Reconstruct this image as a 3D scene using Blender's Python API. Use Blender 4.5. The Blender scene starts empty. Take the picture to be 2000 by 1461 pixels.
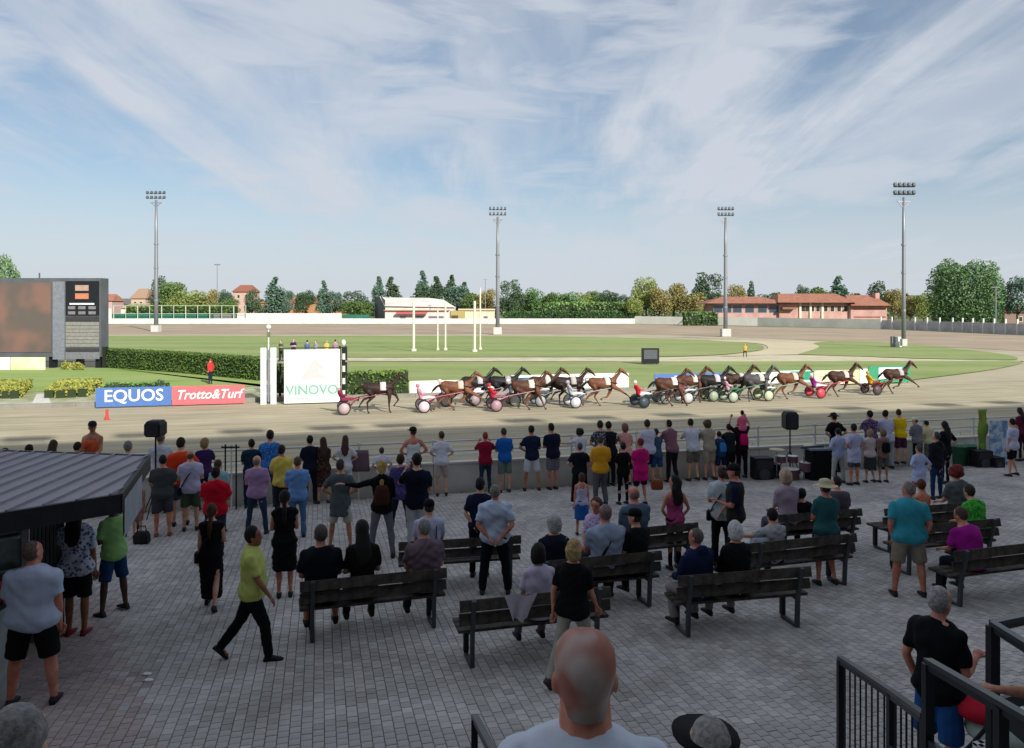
import bpy, bmesh, math, random
import numpy as np
from mathutils import Vector, Matrix
R = math.radians
random.seed(7); rng = np.random.default_rng(7)
SC = bpy.context.scene
COL = SC.collection

# ---------------------------------------------------------------- camera, sky, sun, exposure
F = 1500.0; CX = 1000.0; HZ = 597.0; EYE = 6.0
SUN_EL, SUN_AZ = 28.0, 32.0        # the light heads away from the camera and to the left
SKY_STRENGTH = 0.10; SUN_STRENGTH = 2.25; EXPOSURE = 1.43
cam_d = bpy.data.cameras.new('camera'); cam = bpy.data.objects.new('camera', cam_d); COL.objects.link(cam)
cam.location = (0, 0, EYE); cam.rotation_euler = (R(90), 0, 0)
cam_d.sensor_width = 36; cam_d.lens = 27; cam_d.shift_y = -(730.5 - HZ) / 2000
cam_d.clip_start = 0.05; cam_d.clip_end = 6000
SC.camera = cam
SC.render.resolution_x = 1024; SC.render.resolution_y = 748
SC.view_settings.view_transform = 'Standard'; SC.view_settings.look = 'None'
SC.view_settings.exposure = EXPOSURE; SC.view_settings.gamma = 1

W = bpy.data.worlds.new('World'); SC.world = W; W.use_nodes = True
nt = W.node_tree; N = nt.nodes; L = nt.links; N.clear()
def nn(t, **k):
    n = N.new(t)
    for a, b in k.items(): setattr(n, a, b)
    return n
out = nn('ShaderNodeOutputWorld'); bg = nn('ShaderNodeBackground'); bg.inputs[1].default_value = SKY_STRENGTH
sky = nn('ShaderNodeTexSky'); sky.sky_type = 'NISHITA'; sky.sun_disc = False
sky.sun_elevation = R(SUN_EL); sky.sun_rotation = R(180 - SUN_AZ); sky.altitude = 200
sky.air_density = 1.0; sky.dust_density = 0.6; sky.ozone_density = 1.6
tc = nn('ShaderNodeTexCoord'); sep = nn('ShaderNodeSeparateXYZ'); L.new(tc.outputs['Generated'], sep.inputs[0])
def m(op, a, b=None, c=None):
    n = nn('ShaderNodeMath', operation=op)
    for i, v in enumerate((a, b, c)):
        if v is None: continue
        if isinstance(v, (int, float)): n.inputs[i].default_value = v
        else: L.new(v, n.inputs[i])
    return n.outputs[0]
zz = m('ADD', m('MAXIMUM', sep.outputs[2], 0.0), 0.10)
px_ = m('DIVIDE', sep.outputs[0], zz); py_ = m('DIVIDE', sep.outputs[1], zz)
def cloud(sx, sy, scale, detail, rough, dist, off, lo, hi):
    c = nn('ShaderNodeCombineXYZ'); L.new(m('MULTIPLY', px_, sx), c.inputs[0]); L.new(m('MULTIPLY', py_, sy), c.inputs[1]); c.inputs[2].default_value = off
    t = nn('ShaderNodeTexNoise'); t.inputs['Scale'].default_value = scale; t.inputs['Detail'].default_value = detail
    t.inputs['Roughness'].default_value = rough; t.inputs['Distortion'].default_value = dist
    L.new(c.outputs[0], t.inputs['Vector'])
    r = nn('ShaderNodeMapRange'); r.interpolation_type = 'SMOOTHSTEP'
    r.inputs[1].default_value = lo; r.inputs[2].default_value = hi
    L.new(t.outputs['Fac'], r.inputs[0]); return r.outputs[0]
c1 = cloud(1.0, 0.16, 1.9, 6, 0.56, 0.5, 3.3, 0.33, 0.60)     # long streaks running away from the stand
c2 = cloud(1.0, 0.55, 3.6, 7, 0.62, 0.4, 9.1, 0.36, 0.74)     # broken puffs
c3 = cloud(1.0, 0.4, 0.9, 3, 0.5, 0.2, 1.7, 0.36, 0.62)     # large clear lanes
cc = m('MULTIPLY', m('ADD', m('MULTIPLY', c1, 0.72), m('MULTIPLY', c2, 0.30)), m('ADD', m('MULTIPLY', c3, 0.55), 0.5))
cc = m('MINIMUM', m('ADD', m('MULTIPLY', cc, 1.0), 0.20), 0.95)
hor = nn('ShaderNodeMapRange'); hor.inputs[1].default_value = 0.0; hor.inputs[2].default_value = 0.26; hor.inputs[3].default_value = 0.92; hor.inputs[4].default_value = 0.0
hor.interpolation_type = 'SMOOTHSTEP'
L.new(sep.outputs[2], hor.inputs[0])
lowc = nn('ShaderNodeMapping'); lowc.inputs['Scale'].default_value = (2.2, 1.2, 9.0); L.new(tc.outputs['Generated'], lowc.inputs[0])
lown = nn('ShaderNodeTexNoise'); lown.inputs['Scale'].default_value = 1.3; lown.inputs['Detail'].default_value = 6; lown.inputs['Roughness'].default_value = 0.58; lown.inputs['Distortion'].default_value = 0.5; L.new(lowc.outputs[0], lown.inputs['Vector'])
lowr = nn('ShaderNodeMapRange'); lowr.interpolation_type = 'SMOOTHSTEP'; lowr.inputs[1].default_value = 0.36; lowr.inputs[2].default_value = 0.66; lowr.inputs[4].default_value = 0.85; L.new(lown.outputs['Fac'], lowr.inputs[0])
cf = m('MAXIMUM', m('MAXIMUM', cc, lowr.outputs[0]), hor.outputs[0])
mix = nn('ShaderNodeMix', data_type='RGBA'); L.new(cf, mix.inputs[0])
dim = nn('ShaderNodeMix', data_type='RGBA', blend_type='MULTIPLY'); dim.inputs[0].default_value = 1; L.new(sky.outputs[0], dim.inputs[6]); dim.inputs[7].default_value = (0.31, 0.355, 0.37, 1); L.new(dim.outputs[2], mix.inputs[6])
mix.inputs[7].default_value = (2.30, 2.46, 2.74, 1)
L.new(mix.outputs[2], bg.inputs[0]); L.new(bg.outputs[0], out.inputs[0])

sd = bpy.data.lights.new('sun', 'SUN'); sd.energy = SUN_STRENGTH; sd.angle = R(0.6); sd.color = (1.0, 0.95, 0.88)
sun = bpy.data.objects.new('sun', sd); COL.objects.link(sun)
ldir = Vector((-math.sin(R(SUN_AZ)) * math.cos(R(SUN_EL)), math.cos(R(SUN_AZ)) * math.cos(R(SUN_EL)), -math.sin(R(SUN_EL))))
sun.rotation_euler = ldir.to_track_quat('-Z', 'Y').to_euler(); sun.location = (20, -30, 60)

# ---------------------------------------------------------------- coordinates
CA, SA = math.cos(R(14)), math.sin(R(14))
def UV(u, v): return (u * CA - v * SA, u * SA + v * CA)          # track axes -> world
def toUV(x, y): return (x * CA + y * SA, -x * SA + y * CA)
def zp(x, y): return 2.4 - 0.073 * toUV(x, y)[1]                  # plaza height
def q_(px): return CA - SA * (px - CX) / F
def at_h(px, py, h=0.0):                                          # plaza point whose height-h point is seen at px,py
    Y = F * (3.6 - h) / (py - HZ - 109.5 * q_(px)); return ((px - CX) / F * Y, Y)
def at_v(px, v):
    Y = v / q_(px); return ((px - CX) / F * Y, Y)
def at_z(px, py, z=0.0):
    Y = F * (EYE - z) / (py - HZ); return ((px - CX) / F * Y, Y)
def at_Y(px, Y): return ((px - CX) / F * Y, Y)
def zY(py, Y): return EYE - (py - HZ) * Y / F

# ---------------------------------------------------------------- materials
def lin(c):
    if isinstance(c, str):
        c = c.lstrip('#'); c = [int(c[i:i+2], 16) / 255 for i in (0, 2, 4)]
        return tuple((x / 12.92 if x <= 0.04045 else ((x + 0.055) / 1.055) ** 2.4) for x in c)
    return tuple(c[:3])
MATS = {}
def mat(key, col, rough=0.8, var=0.12, scale=6.0, bump=0.0, bscale=30.0, metal=0.0, island=0.0, col2=None, pattern=None, coord='Object', emit=0.0, alpha=None, spec=0.3, trans=0.0, lo=0.35, hi=0.65):
    if key in MATS: return MATS[key]
    M = bpy.data.materials.new(key); M.use_nodes = True; t = M.node_tree; n = t.nodes; l = t.links
    b = n['Principled BSDF']; b.inputs['Roughness'].default_value = rough; b.inputs['Metallic'].default_value = metal
    b.inputs['Specular IOR Level'].default_value = spec
    c = lin(col); base = (*c, 1)
    c2 = lin(col2) if col2 else tuple(x * (1 - var * 2.2) for x in c)
    tcn = n.new('ShaderNodeTexCoord'); src = tcn.outputs[coord]
    if coord == 'World':
        pass
    mx = n.new('ShaderNodeMix'); mx.data_type = 'RGBA'; mx.inputs[6].default_value = base; mx.inputs[7].default_value = (*c2, 1)
    if pattern in (None, 'noise', 'blotch'):
        ns = n.new('ShaderNodeTexNoise'); ns.inputs['Scale'].default_value = scale; ns.inputs['Detail'].default_value = 5 if pattern != 'blotch' else 2
        ns.inputs['Roughness'].default_value = 0.6; l.new(src, ns.inputs['Vector'])
        mr = n.new('ShaderNodeMapRange'); mr.inputs[1].default_value = lo; mr.inputs[2].default_value = hi
        l.new(ns.outputs['Fac'], mr.inputs[0]); l.new(mr.outputs[0], mx.inputs[0])
    elif pattern == 'floral':
        ns = n.new('ShaderNodeTexVoronoi'); ns.inputs['Scale'].default_value = scale; l.new(src, ns.inputs['Vector'])
        mr = n.new('ShaderNodeMapRange'); mr.inputs[1].default_value = 0.3; mr.inputs[2].default_value = 0.5
        l.new(ns.outputs['Distance'], mr.inputs[0]); l.new(mr.outputs[0], mx.inputs[0])
    elif pattern in ('stripe', 'hstripe'):
        ns = n.new('ShaderNodeTexWave'); ns.bands_direction = 'X' if pattern == 'stripe' else 'Z'; ns.inputs['Scale'].default_value = scale; ns.inputs['Distortion'].default_value = 0.6
        l.new(src, ns.inputs['Vector']); mr = n.new('ShaderNodeMapRange'); mr.inputs[1].default_value = 0.4; mr.inputs[2].default_value = 0.6
        l.new(ns.outputs['Fac'], mr.inputs[0]); l.new(mr.outputs[0], mx.inputs[0])
    elif pattern == 'check':
        ns = n.new('ShaderNodeTexChecker'); ns.inputs['Scale'].default_value = scale; l.new(src, ns.inputs['Vector']); l.new(ns.outputs['Fac'], mx.inputs[0])
    colr = mx.outputs[2]
    if island > 0:
        g = n.new('ShaderNodeNewGeometry'); hs = n.new('ShaderNodeHueSaturation')
        mr2 = n.new('ShaderNodeMapRange'); mr2.inputs[3].default_value = 1 - island; mr2.inputs[4].default_value = 1 + island
        l.new(g.outputs['Random Per Island'], mr2.inputs[0]); l.new(mr2.outputs[0], hs.inputs['Value']); l.new(colr, hs.inputs['Color']); colr = hs.outputs[0]
    l.new(colr, b.inputs['Base Color'])
    if bump > 0:
        bn = n.new('ShaderNodeTexNoise'); bn.inputs['Scale'].default_value = bscale; bn.inputs['Detail'].default_value = 4; l.new(src, bn.inputs['Vector'])
        bp = n.new('ShaderNodeBump'); bp.inputs['Strength'].default_value = bump; bp.inputs['Distance'].default_value = 0.02
        l.new(bn.outputs['Fac'], bp.inputs['Height']); l.new(bp.outputs[0], b.inputs['Normal'])
    if emit: b.inputs['Emission Color'].default_value = base; b.inputs['Emission Strength'].default_value = emit
    if trans:
        try: b.inputs['Transmission Weight'].default_value = trans
        except KeyError: pass
    if alpha is not None: b.inputs['Alpha'].default_value = alpha
    MATS[key] = M; return M
def streak_mat(key, c1, c2, c3, sx, sy, ang=14, fine=True):
    M = mat(key, c1, rough=.95, col2=c2, scale=.35, bump=.35, bscale=2.5); t = M.node_tree; n = t.nodes; l = t.links
    tcn = n.new('ShaderNodeTexCoord'); mp = n.new('ShaderNodeMapping'); mp.vector_type = 'POINT'; mp.inputs['Rotation'].default_value = (0, 0, R(-ang)); l.new(tcn.outputs['Object'], mp.inputs[0])
    mp2 = n.new('ShaderNodeMapping'); mp2.inputs['Scale'].default_value = (sx, sy, 1); l.new(mp.outputs[0], mp2.inputs[0])
    ns = n.new('ShaderNodeTexNoise'); ns.inputs['Scale'].default_value = 1; ns.inputs['Detail'].default_value = 7; ns.inputs['Roughness'].default_value = .65; l.new(mp2.outputs[0], ns.inputs['Vector'])
    mr = n.new('ShaderNodeMapRange'); mr.inputs[1].default_value = .38; mr.inputs[2].default_value = .68; l.new(ns.outputs['Fac'], mr.inputs[0])
    b = n['Principled BSDF']; old = b.inputs['Base Color'].links[0].from_socket; mx = n.new('ShaderNodeMix'); mx.data_type = 'RGBA'; l.new(mr.outputs[0], mx.inputs[0]); l.new(old, mx.inputs[6]); mx.inputs[7].default_value = (*lin(c3), 1); l.new(mx.outputs[2], b.inputs['Base Color']); return M
def cloth(col, pattern=None, col2=None, scale=20):
    key = 'cloth_%s_%s_%s' % (col, pattern, col2)
    return mat(key, col, rough=0.9, var=0.06, scale=scale if pattern else 5, col2=col2, pattern=pattern, bump=0.25, bscale=14, spec=0.15)
SKIN = {'l': ('#d8a88c', '#b9836a'), 'm': ('#c08a6c', '#9a6450'), 't': ('#9c6a4c', '#7c4f38'), 'd': ('#5a3d2e', '#3f2a20'), 'r': ('#cf8f78', '#b06a58')}
def skin(k): return mat('skin_' + k, SKIN[k][0], rough=0.55, col2=SKIN[k][1], scale=9, spec=0.35)

# ---------------------------------------------------------------- mesh builder
class MB:
    def __init__(s): s.v = []; s.f = []; s.m = []; s.n = 0
    def add(s, vs, fs, mi=0):
        vs = np.asarray(vs, float).reshape(-1, 3); s.v.append(vs)
        for f in fs: s.f.append(tuple(i + s.n for i in f)); s.m.append(mi)
        s.n += len(vs); return s
    def box(s, c, d, rz=0.0, mi=0, M=None, taper=1.0):
        x, y, z = (a / 2 for a in d)
        vs = [(-x,-y,-z),(x,-y,-z),(x,y,-z),(-x,y,-z),(-x*taper,-y*taper,z),(x*taper,-y*taper,z),(x*taper,y*taper,z),(-x*taper,y*taper,z)]
        cr, sr = math.cos(rz), math.sin(rz)
        if M is None: vs = [(a*cr-b*sr+c[0], a*sr+b*cr+c[1], e+c[2]) for a, b, e in vs]
        else: vs = [tuple(M @ Vector(p) + Vector(c)) for p in vs]
        return s.add(vs, [(0,3,2,1),(4,5,6,7),(0,1,5,4),(1,2,6,5),(2,3,7,6),(3,0,4,7)], mi)
    def bar(s, a, b, w, h=None, mi=0):                            # square bar between two points
        a, b = Vector(a), Vector(b); d = b - a; ln = d.length
        if ln < 1e-6: return s
        h = h or w; q = d.to_track_quat('Y', 'Z').to_matrix()
        return s.box((a + b) / 2, (w, ln, h), M=q, mi=mi)
    def rings(s, rs, mi=0, caps=True):
        k = len(rs[0]); vs = np.concatenate([np.asarray(r, float) for r in rs]); fs = []
        for i in range(len(rs) - 1):
            for j in range(k):
                a, b = i*k + j, i*k + (j+1) % k; fs.append((a, b, b + k, a + k))
        if caps: fs.append(tuple(range(k - 1, -1, -1))); fs.append(tuple(range((len(rs)-1)*k, len(rs)*k)))
        return s.add(vs, fs, mi)
    def tube(s, pts, rad, n=8, mi=0, round_=False, flat=None):
        pts = [Vector(p) for p in pts]
        rad = list(rad) if hasattr(rad, '__len__') else [rad] * len(pts)
        if round_:
            d0 = (pts[0] - pts[1]).normalized(); d1 = (pts[-1] - pts[-2]).normalized()
            pts = [pts[0] + d0 * rad[0] * .9, pts[0] + d0 * rad[0] * .5] + pts + [pts[-1] + d1 * rad[-1] * .5, pts[-1] + d1 * rad[-1] * .9]
            rad = [rad[0] * .3, rad[0] * .85] + rad + [rad[-1] * .85, rad[-1] * .3]
        rs = []; up = None
        for i, p in enumerate(pts):
            t = (pts[min(i+1, len(pts)-1)] - pts[max(i-1, 0)]).normalized()
            if up is None: up = Vector((0, 0, 1)) if abs(t.z) < 0.9 else Vector((1, 0, 0))
            sx = t.cross(up)
            if sx.length < 1e-4: sx = t.cross(Vector((0, 1, 0)))
            sx.normalize(); up = sx.cross(t).normalized()
            fx = flat or 1.0
            rs.append([p + sx * (rad[i] * math.cos(2*math.pi*j/n)) + up * (rad[i] * fx * math.sin(2*math.pi*j/n)) for j in range(n)])
        return s.rings(rs, mi)
    def ell(s, c, r, n=10, k=6, mi=0, M=None):
        rs = []
        for i in range(k + 1):
            a = -math.pi/2 + math.pi * (i + .0001) / (k + .0002); rr = []
            for j in range(n):
                b = 2*math.pi*j/n
                p = Vector((r[0]*math.cos(a)*math.cos(b), r[1]*math.cos(a)*math.sin(b), r[2]*math.sin(a)))
                if M is not None: p = M @ p
                rr.append(p + Vector(c))
            rs.append(rr)
        return s.rings(rs, mi, caps=True)
    def cyl(s, c, r, h, n=12, mi=0, r2=None):
        r2 = r if r2 is None else r2
        return s.rings([[(c[0]+r*math.cos(2*math.pi*j/n), c[1]+r*math.sin(2*math.pi*j/n), c[2]) for j in range(n)],
                        [(c[0]+r2*math.cos(2*math.pi*j/n), c[1]+r2*math.sin(2*math.pi*j/n), c[2]+h) for j in range(n)]], mi)
    def arrays(s): return np.concatenate(s.v), s.f
    def mesh(s, name, mats, smooth=False):
        me = bpy.data.meshes.new(name); V = np.concatenate(s.v) if s.v else np.zeros((0, 3))
        me.from_pydata(V.tolist(), [], s.f)
        for x in (mats if isinstance(mats, (list, tuple)) else [mats]): me.materials.append(x)
        if len(me.materials) > 1: me.polygons.foreach_set('material_index', s.m)
        if smooth: me.polygons.foreach_set('use_smooth', [True] * len(me.polygons))
        me.update(); return me
def link(name, me, parent=None, loc=None, rz=0.0):
    o = bpy.data.objects.new(name, me); COL.objects.link(o)
    if loc is not None: o.location = loc
    if rz: o.rotation_euler = (0, 0, rz)
    if parent is not None: o.parent = parent
    return o
def put(name, mb, mats, parent=None, smooth=False, loc=None, rz=0.0): return link(name, mb.mesh(name, mats, smooth), parent, loc, rz)
def tag(o, label=None, cat=None, group=None, kind=None):
    if label: o['label'] = label
    if cat: o['category'] = cat
    if group: o['group'] = group
    if kind: o['kind'] = kind
    return o
def thing(name, label, cat, loc=(0, 0, 0), rz=0.0, group=None):
    return tag(link(name, None, None, loc, rz), label, cat, group)
def copy_tree(o, parent=None):
    c = o.copy(); COL.objects.link(c); c.parent = parent
    for ch in list(o.children): copy_tree(ch, c)
    return c
def text_part(name, body, size, material, parent, loc, rot, depth=0.01, shear=0.0, sx=1.0, name_mesh=None):
    cu = bpy.data.curves.new('lettering', 'FONT'); cu.body = body; cu.size = size; cu.align_x = 'CENTER'; cu.align_y = 'CENTER'
    cu.extrude = depth; cu.shear = shear; cu.offset = 0.015 * size; cu.resolution_u = 3
    tmp = bpy.data.objects.new('lettering', cu); TMP.collection.objects.link(tmp); TMP.view_layers[0].update()
    dg = TMP.view_layers[0].depsgraph; me = bpy.data.meshes.new_from_object(tmp.evaluated_get(dg)); me.name = 'lettering'
    bpy.data.objects.remove(tmp); me.materials.clear(); me.materials.append(material)
    o = link(name, me, parent, loc); o.rotation_euler = rot; o.scale = (sx, 1, 1); return o
TMP = bpy.data.scenes.new('workbench')
# ================================================================ ground
def sheet(name, poly, z, material, kind='structure'):
    mb = MB(); mb.add([(p[0], p[1], z) for p in poly], [tuple(range(len(poly)))]); o = put(name, mb, material)
    return tag(o, kind=kind)
SAND = mat('sand_ground', '#b5ac92', rough=0.95, col2='#a39a82', scale=0.12, bump=0.3, bscale=3.0)
TRACK = streak_mat('track_sand', '#bbb196', '#aca289', '#8f866f', .10, 2.2)
FARTRACK = mat('far_track_surface', '#ab9a84', rough=0.95, col2='#998a76', scale=0.08)
GRASS = streak_mat('infield_grass', '#74894a', '#84955a', '#999f68', .02, .16, 0)
GRASSL = streak_mat('lawn_grass', '#7c9a4c', '#8aa158', '#9aa666', .06, .4, 5)
LIGHTP = mat('pale_path_gravel', '#cdc5a6', rough=0.95, scale=0.5)
GRAVEL = mat('white_gravel', '#d9d7cd', rough=0.95, scale=3, var=.1)
def grid_sheet(name, x0, x1, y0, y1, z, material, n):
    mb = MB(); xs = np.linspace(x0, x1, n + 1); ys = np.linspace(y0, y1, n + 1)
    X, Yg = np.meshgrid(xs, ys); V = np.stack([X.ravel(), Yg.ravel(), np.full(X.size, z)], 1)
    fs = [(j*(n+1)+i, j*(n+1)+i+1, (j+1)*(n+1)+i+1, (j+1)*(n+1)+i) for j in range(n) for i in range(n)]
    mb.add(V, fs); return tag(put(name, mb, material), kind='structure')
grid_sheet('ground', -1500, 1500, -600, 3000, -0.05, SAND, 6)
# racing track strip in front of the stand
sheet('track', [UV(-140, 20.6), UV(140, 20.6), UV(140, 50.3), UV(-140, 50.3)], 0.0, TRACK)
# far leg of the track with its brown surface
def T(px, py): return at_z(px, py)
sheet('far_track', [T(-500, 652), T(1240, 652), T(1500, 660), T(2100, 690), T(2600, 690), T(2600, 648), T(2000, 655), T(1720, 643), T(1240, 633), T(-500, 633)], -0.02, FARTRACK)
sheet('far_verge', [T(-500, 611), T(2700, 611), T(2600, 648), T(2000, 655), T(1720, 643), T(1240, 633), T(-500, 633)], -0.03, mat('far_verge_grass', '#5f7040', scale=.05, col2='#76764f'))
def curve_pts(ps, n=6):                                             # Catmull-Rom through pixel points
    out_ = []
    for i in range(len(ps) - 1):
        p0, p1, p2, p3 = ps[max(i-1, 0)], ps[i], ps[i+1], ps[min(i+2, len(ps)-1)]
        for k in range(n):
            t = k / n
            out_.append(tuple(0.5 * ((2*p1[a]) + (-p0[a]+p2[a])*t + (2*p0[a]-5*p1[a]+4*p2[a]-p3[a])*t*t + (-p0[a]+3*p1[a]-3*p2[a]+p3[a])*t**3) for a in (0, 1)))
    return out_ + [ps[-1]]
g1 = curve_pts([(-400, 697), (600, 698), (1200, 697), (1380, 694), (1470, 686), (1492, 679), (1470, 671), (1380, 665), (1240, 660), (1000, 657), (400, 656), (-400, 656)])
sheet('infield_grass', [T(*p) for p in g1], 0.02, GRASS)
g2 = curve_pts([(1558, 692), (1800, 700), (1960, 703), (1988, 700), (1960, 692), (1880, 682), (1760, 671), (1640, 667), (1590, 670), (1600, 678), (1558, 692)])
sheet('turn_grass', [T(*p) for p in g2], 0.02, GRASS)
g3 = [T(*p) for p in curve_pts([(560, 706), (1100, 707), (1900, 705), (1994, 707), (1960, 718), (1880, 730), (1790, 741), (1740, 749)])]
g3 += [UV(u, 50.6) for u in (42, 20, 8, -2)]
sheet('inner_verge_grass', g3, 0.02, GRASS)
pl = [T(*p) for p in curve_pts([(-400, 697.6), (600, 698.6), (1200, 697.8), (1400, 697), (1560, 693.5), (1800, 701), (1960, 704), (1994, 706), (1100, 706), (560, 705), (-400, 705)])]
sheet('infield_path', pl, 0.01, LIGHTP)
sheet('sand_crossing', [T(*p) for p in curve_pts([(1400, 696.5), (1480, 686.5), (1500, 679), (1478, 670.5), (1380, 664), (1600, 667), (1596, 671), (1606, 678), (1562, 692)])], 0.008, mat('crossing_sand', '#cbbf9e', scale=.2, col2='#bfb495'))
sheet('screen_lawn', [T(-700, 716), T(205, 718), T(350, 727), T(508, 741), T(512, 756), UV(-3.2, 59.8), UV(-75, 59.8)], 0.02, GRASSL)
sheet('gravel_bed', [UV(-3.2, 59.7), UV(-75, 59.7), UV(-75, 50.7), UV(-3.2, 50.7)], 0.012, mat('bed_gravel', '#b9b59f', col2='#8f9468', scale=.5, lo=.4, hi=.6))
sheet('gravel_patch', [T(62, 789), T(100, 789), T(92, 770), T(72, 770)], 0.024, GRAVEL)

# ---------------------------------------------------------------- plaza with pavers
JOINT = mat('paver_joint', '#74726e', rough=0.95, scale=20)
mb = MB(); P_ = [UV(-45, 2.5), UV(50, 2.5), UV(50, 20.85), UV(-45, 20.85)]
top = [(x, y, zp(x, y) - 0.014) for x, y in P_]; bot = [(x, y, -0.3) for x, y in P_]
mb.add(top + bot, [(0,1,2,3),(7,6,5,4),(0,4,5,1),(1,5,6,2),(2,6,7,3),(3,7,4,0)])
plaza = tag(put('plaza', mb, JOINT), kind='structure')
GREYP = mat('grey_paver', '#b8b4b0', rough=0.85, col2='#96928e', scale=0.7, island=0.17, bump=0.25, bscale=90)
REDP = mat('brown_paver', '#ae9f9a', rough=0.82, col2='#958988', scale=0.8, island=0.14, bump=0.25, bscale=90)
slots = []
LP, WP = 0.122, 0.108
for i in range(int(16 / WP) * 3):
    u = -18 + i * (WP + 0.003)
    if u > 28: break
    for j in range(140):
        v = 4.6 + j * (LP + 0.003) + (0.0625 if i % 2 else 0)
        if v > 20.72: break
        x, y = UV(u, v)
        if y < 3: continue
        sx_ = CX + F * x / y; sy_ = HZ + F * (EYE - zp(x, y)) / y
        if -260 < sx_ < 2260 and sy_ < 1680: slots.append((x, y, y))
slots.sort(key=lambda s: s[2] if HZ + F * (EYE - zp(s[0], s[1])) / s[1] < 1461 and 0 < CX + F*s[0]/s[1] < 2000 else 1e3 + s[2])
def paver_verts(x, y, dz, a):
    vs = []
    for (w, l, z) in ((WP/2, LP/2, -0.016), (WP/2 - .004, LP/2 - .004, 0.0)):
        for sx2, sy2 in ((-1,-1),(1,-1),(1,1),(-1,1)):
            ru, rv = w*sx2, l*sy2; ru, rv = ru*math.cos(a) - rv*math.sin(a), ru*math.sin(a) + rv*math.cos(a)
            X = x + ru*CA - rv*SA; Yv = y + ru*SA + rv*CA
            vs.append((X, Yv, zp(X, Yv) + z + dz))
    return vs
PF = [(4,5,6,7),(0,1,5,4),(1,2,6,5),(2,3,7,6),(3,0,4,7)]
one = {}
for nm, mt in (('g', GREYP), ('r', REDP)):
    b_ = MB(); c0 = UV(0, 10)
    vs = [(a - c0[0], b - c0[1], c - zp(*c0)) for a, b, c in paver_verts(c0[0], c0[1], 0, 0)]; b_.add(vs, PF); one[nm] = b_.mesh('paver', mt)
def is_red(x, y): return x < -3.5 - (y - 7.36) * 0.62 + random.uniform(-.22, .22)
for k, (x, y, _) in enumerate(slots[:300]):
    o = link('paver', one['r' if is_red(x, y) else 'g'], plaza, (x, y, zp(x, y) + random.uniform(-.002, .002)), random.uniform(-.012, .012))
rest = MB(); fl = []
V = []; Fc = []; Mi = []; n0 = 0
for (x, y, _) in slots[300:]:
    V += paver_verts(x, y, random.uniform(-.002, .002), random.uniform(-.015, .015)); r_ = 1 if is_red(x, y) else 0
    for f in PF: Fc.append(tuple(i + n0 for i in f)); Mi.append(r_)
    n0 += 8
rest.v = [np.array(V)]; rest.f = Fc; rest.m = Mi
tag(put('pavers', rest, [GREYP, REDP], plaza), kind='stuff')

# ---------------------------------------------------------------- trackside wall with white rails
CONC = mat('pale_concrete', '#dcdad4', rough=0.85, col2='#cac7bd', scale=1.2, bump=0.15)
WHITE = mat('white_paint', '#dcdcd8', rough=0.5, var=0.06, scale=2)
rz14 = R(14)
wall = thing('trackside_wall', 'low pale concrete wall with white rails between the plaza and the track', 'wall', (*UV(0, 21), 0), rz14)
pan = MB(); pan.box((0, 0, .82), (1.985, 0.14, 1.64)); cap = MB(); cap.box((0, 0, 1.665), (1.995, 0.2, 0.05))
pm, cm = pan.mesh('wall_panel', CONC), cap.mesh('coping', CONC)
post = MB(); post.box((0, 0, 2.0), (.06, .06, 0.62)); postm = post.mesh('rail_post', WHITE)
rl = MB(); rl.tube([(-1, 0, 0), (1, 0, 0)], 0.028, 8); rlm = rl.mesh('rail', WHITE, True)
for k in range(-14, 18):
    p_ = link('wall_panel', pm, wall, (k * 2.0, 0, 0)); link('coping', cm, p_)
    link('rail_post', postm, wall, (k * 2.0 + 1, 0.02, 0))
    for z in (1.98, 2.26): link('rail', rlm, wall, (k * 2.0, 0.02, z))
# outer white railing of the track beyond the wall
of = thing('track_railing', 'white three bar railing on the shaded near edge of the track', 'fence', (*UV(0, 24.6), 0), rz14)
rp = MB(); rp.box((0, 0, .6), (.07, .07, 1.2)); rpm = rp.mesh('post', WHITE)
rb = MB(); rb.box((0, 0, 0), (3.0, .04, .09)); rbm = rb.mesh('rail', WHITE)
for k in range(-10, 14):
    link('post', rpm, of, (k * 3.0, 0.04, 0))
    for z in (0.45, 0.8, 1.16): link('rail', rbm, of, (k * 3.0 + 1.5, 0, z))

# ---------------------------------------------------------------- grandstand behind and around the camera (it throws the long shadow)
GCONC = mat('stand_concrete', '#8d8c8a', rough=.9, scale=1.5)
gs = thing('grandstand', 'concrete grandstand terrace stepping down to the plaza', 'grandstand')
def tier(y0, y1, z):
    b_ = MB(); b_.box((0, (y0+y1)/2, (z-.3)/2), (60, y1-y0 - .004, z+.3)); put('terrace_step', b_, GCONC, gs)
tier(-14, -2.2, 5.4); tier(-2.2, 0.9, 4.35); tier(0.9, 2.5, 3.42); tier(2.5, 3.35, 2.8); tier(3.35, 4.1, 2.35)
b_ = MB(); b_.box((4.3, 4.1, 1.26), (3.9, 1.4, 2.64)); put('landing', b_, GCONC, gs)
VE, HR = -12.0, 27.0
rf = MB(); a0 = UV(5, (VE - 36) / 2); rf.box((a0[0], a0[1], HR + .3), (150, VE + 36, .6), rz14)
ROOFM = mat('stand_roof_sheet', '#d0d0ce', rough=.7)
put('roof', rf, ROOFM, gs)
bw = MB(); a0 = UV(5, -36.3); bw.box((a0[0], a0[1], HR/2), (150, .5, HR + .6), rz14)
put('back_wall', bw, mat('stand_back_wall', '#b0aeaa', scale=.5), gs)
for s_ in (-70.3, 80.3):
    b_ = MB(); a0 = UV(s_, -24.0); b_.box((a0[0], a0[1], HR/2), (.5, 24, HR + .6), rz14); put('side_wall', b_, GCONC, gs)
b_ = MB(); a0 = UV(5, -26); b_.box((a0[0], a0[1], 9.5), (150, 17, .5), rz14); put('upper_deck', b_, GCONC, gs)
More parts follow.
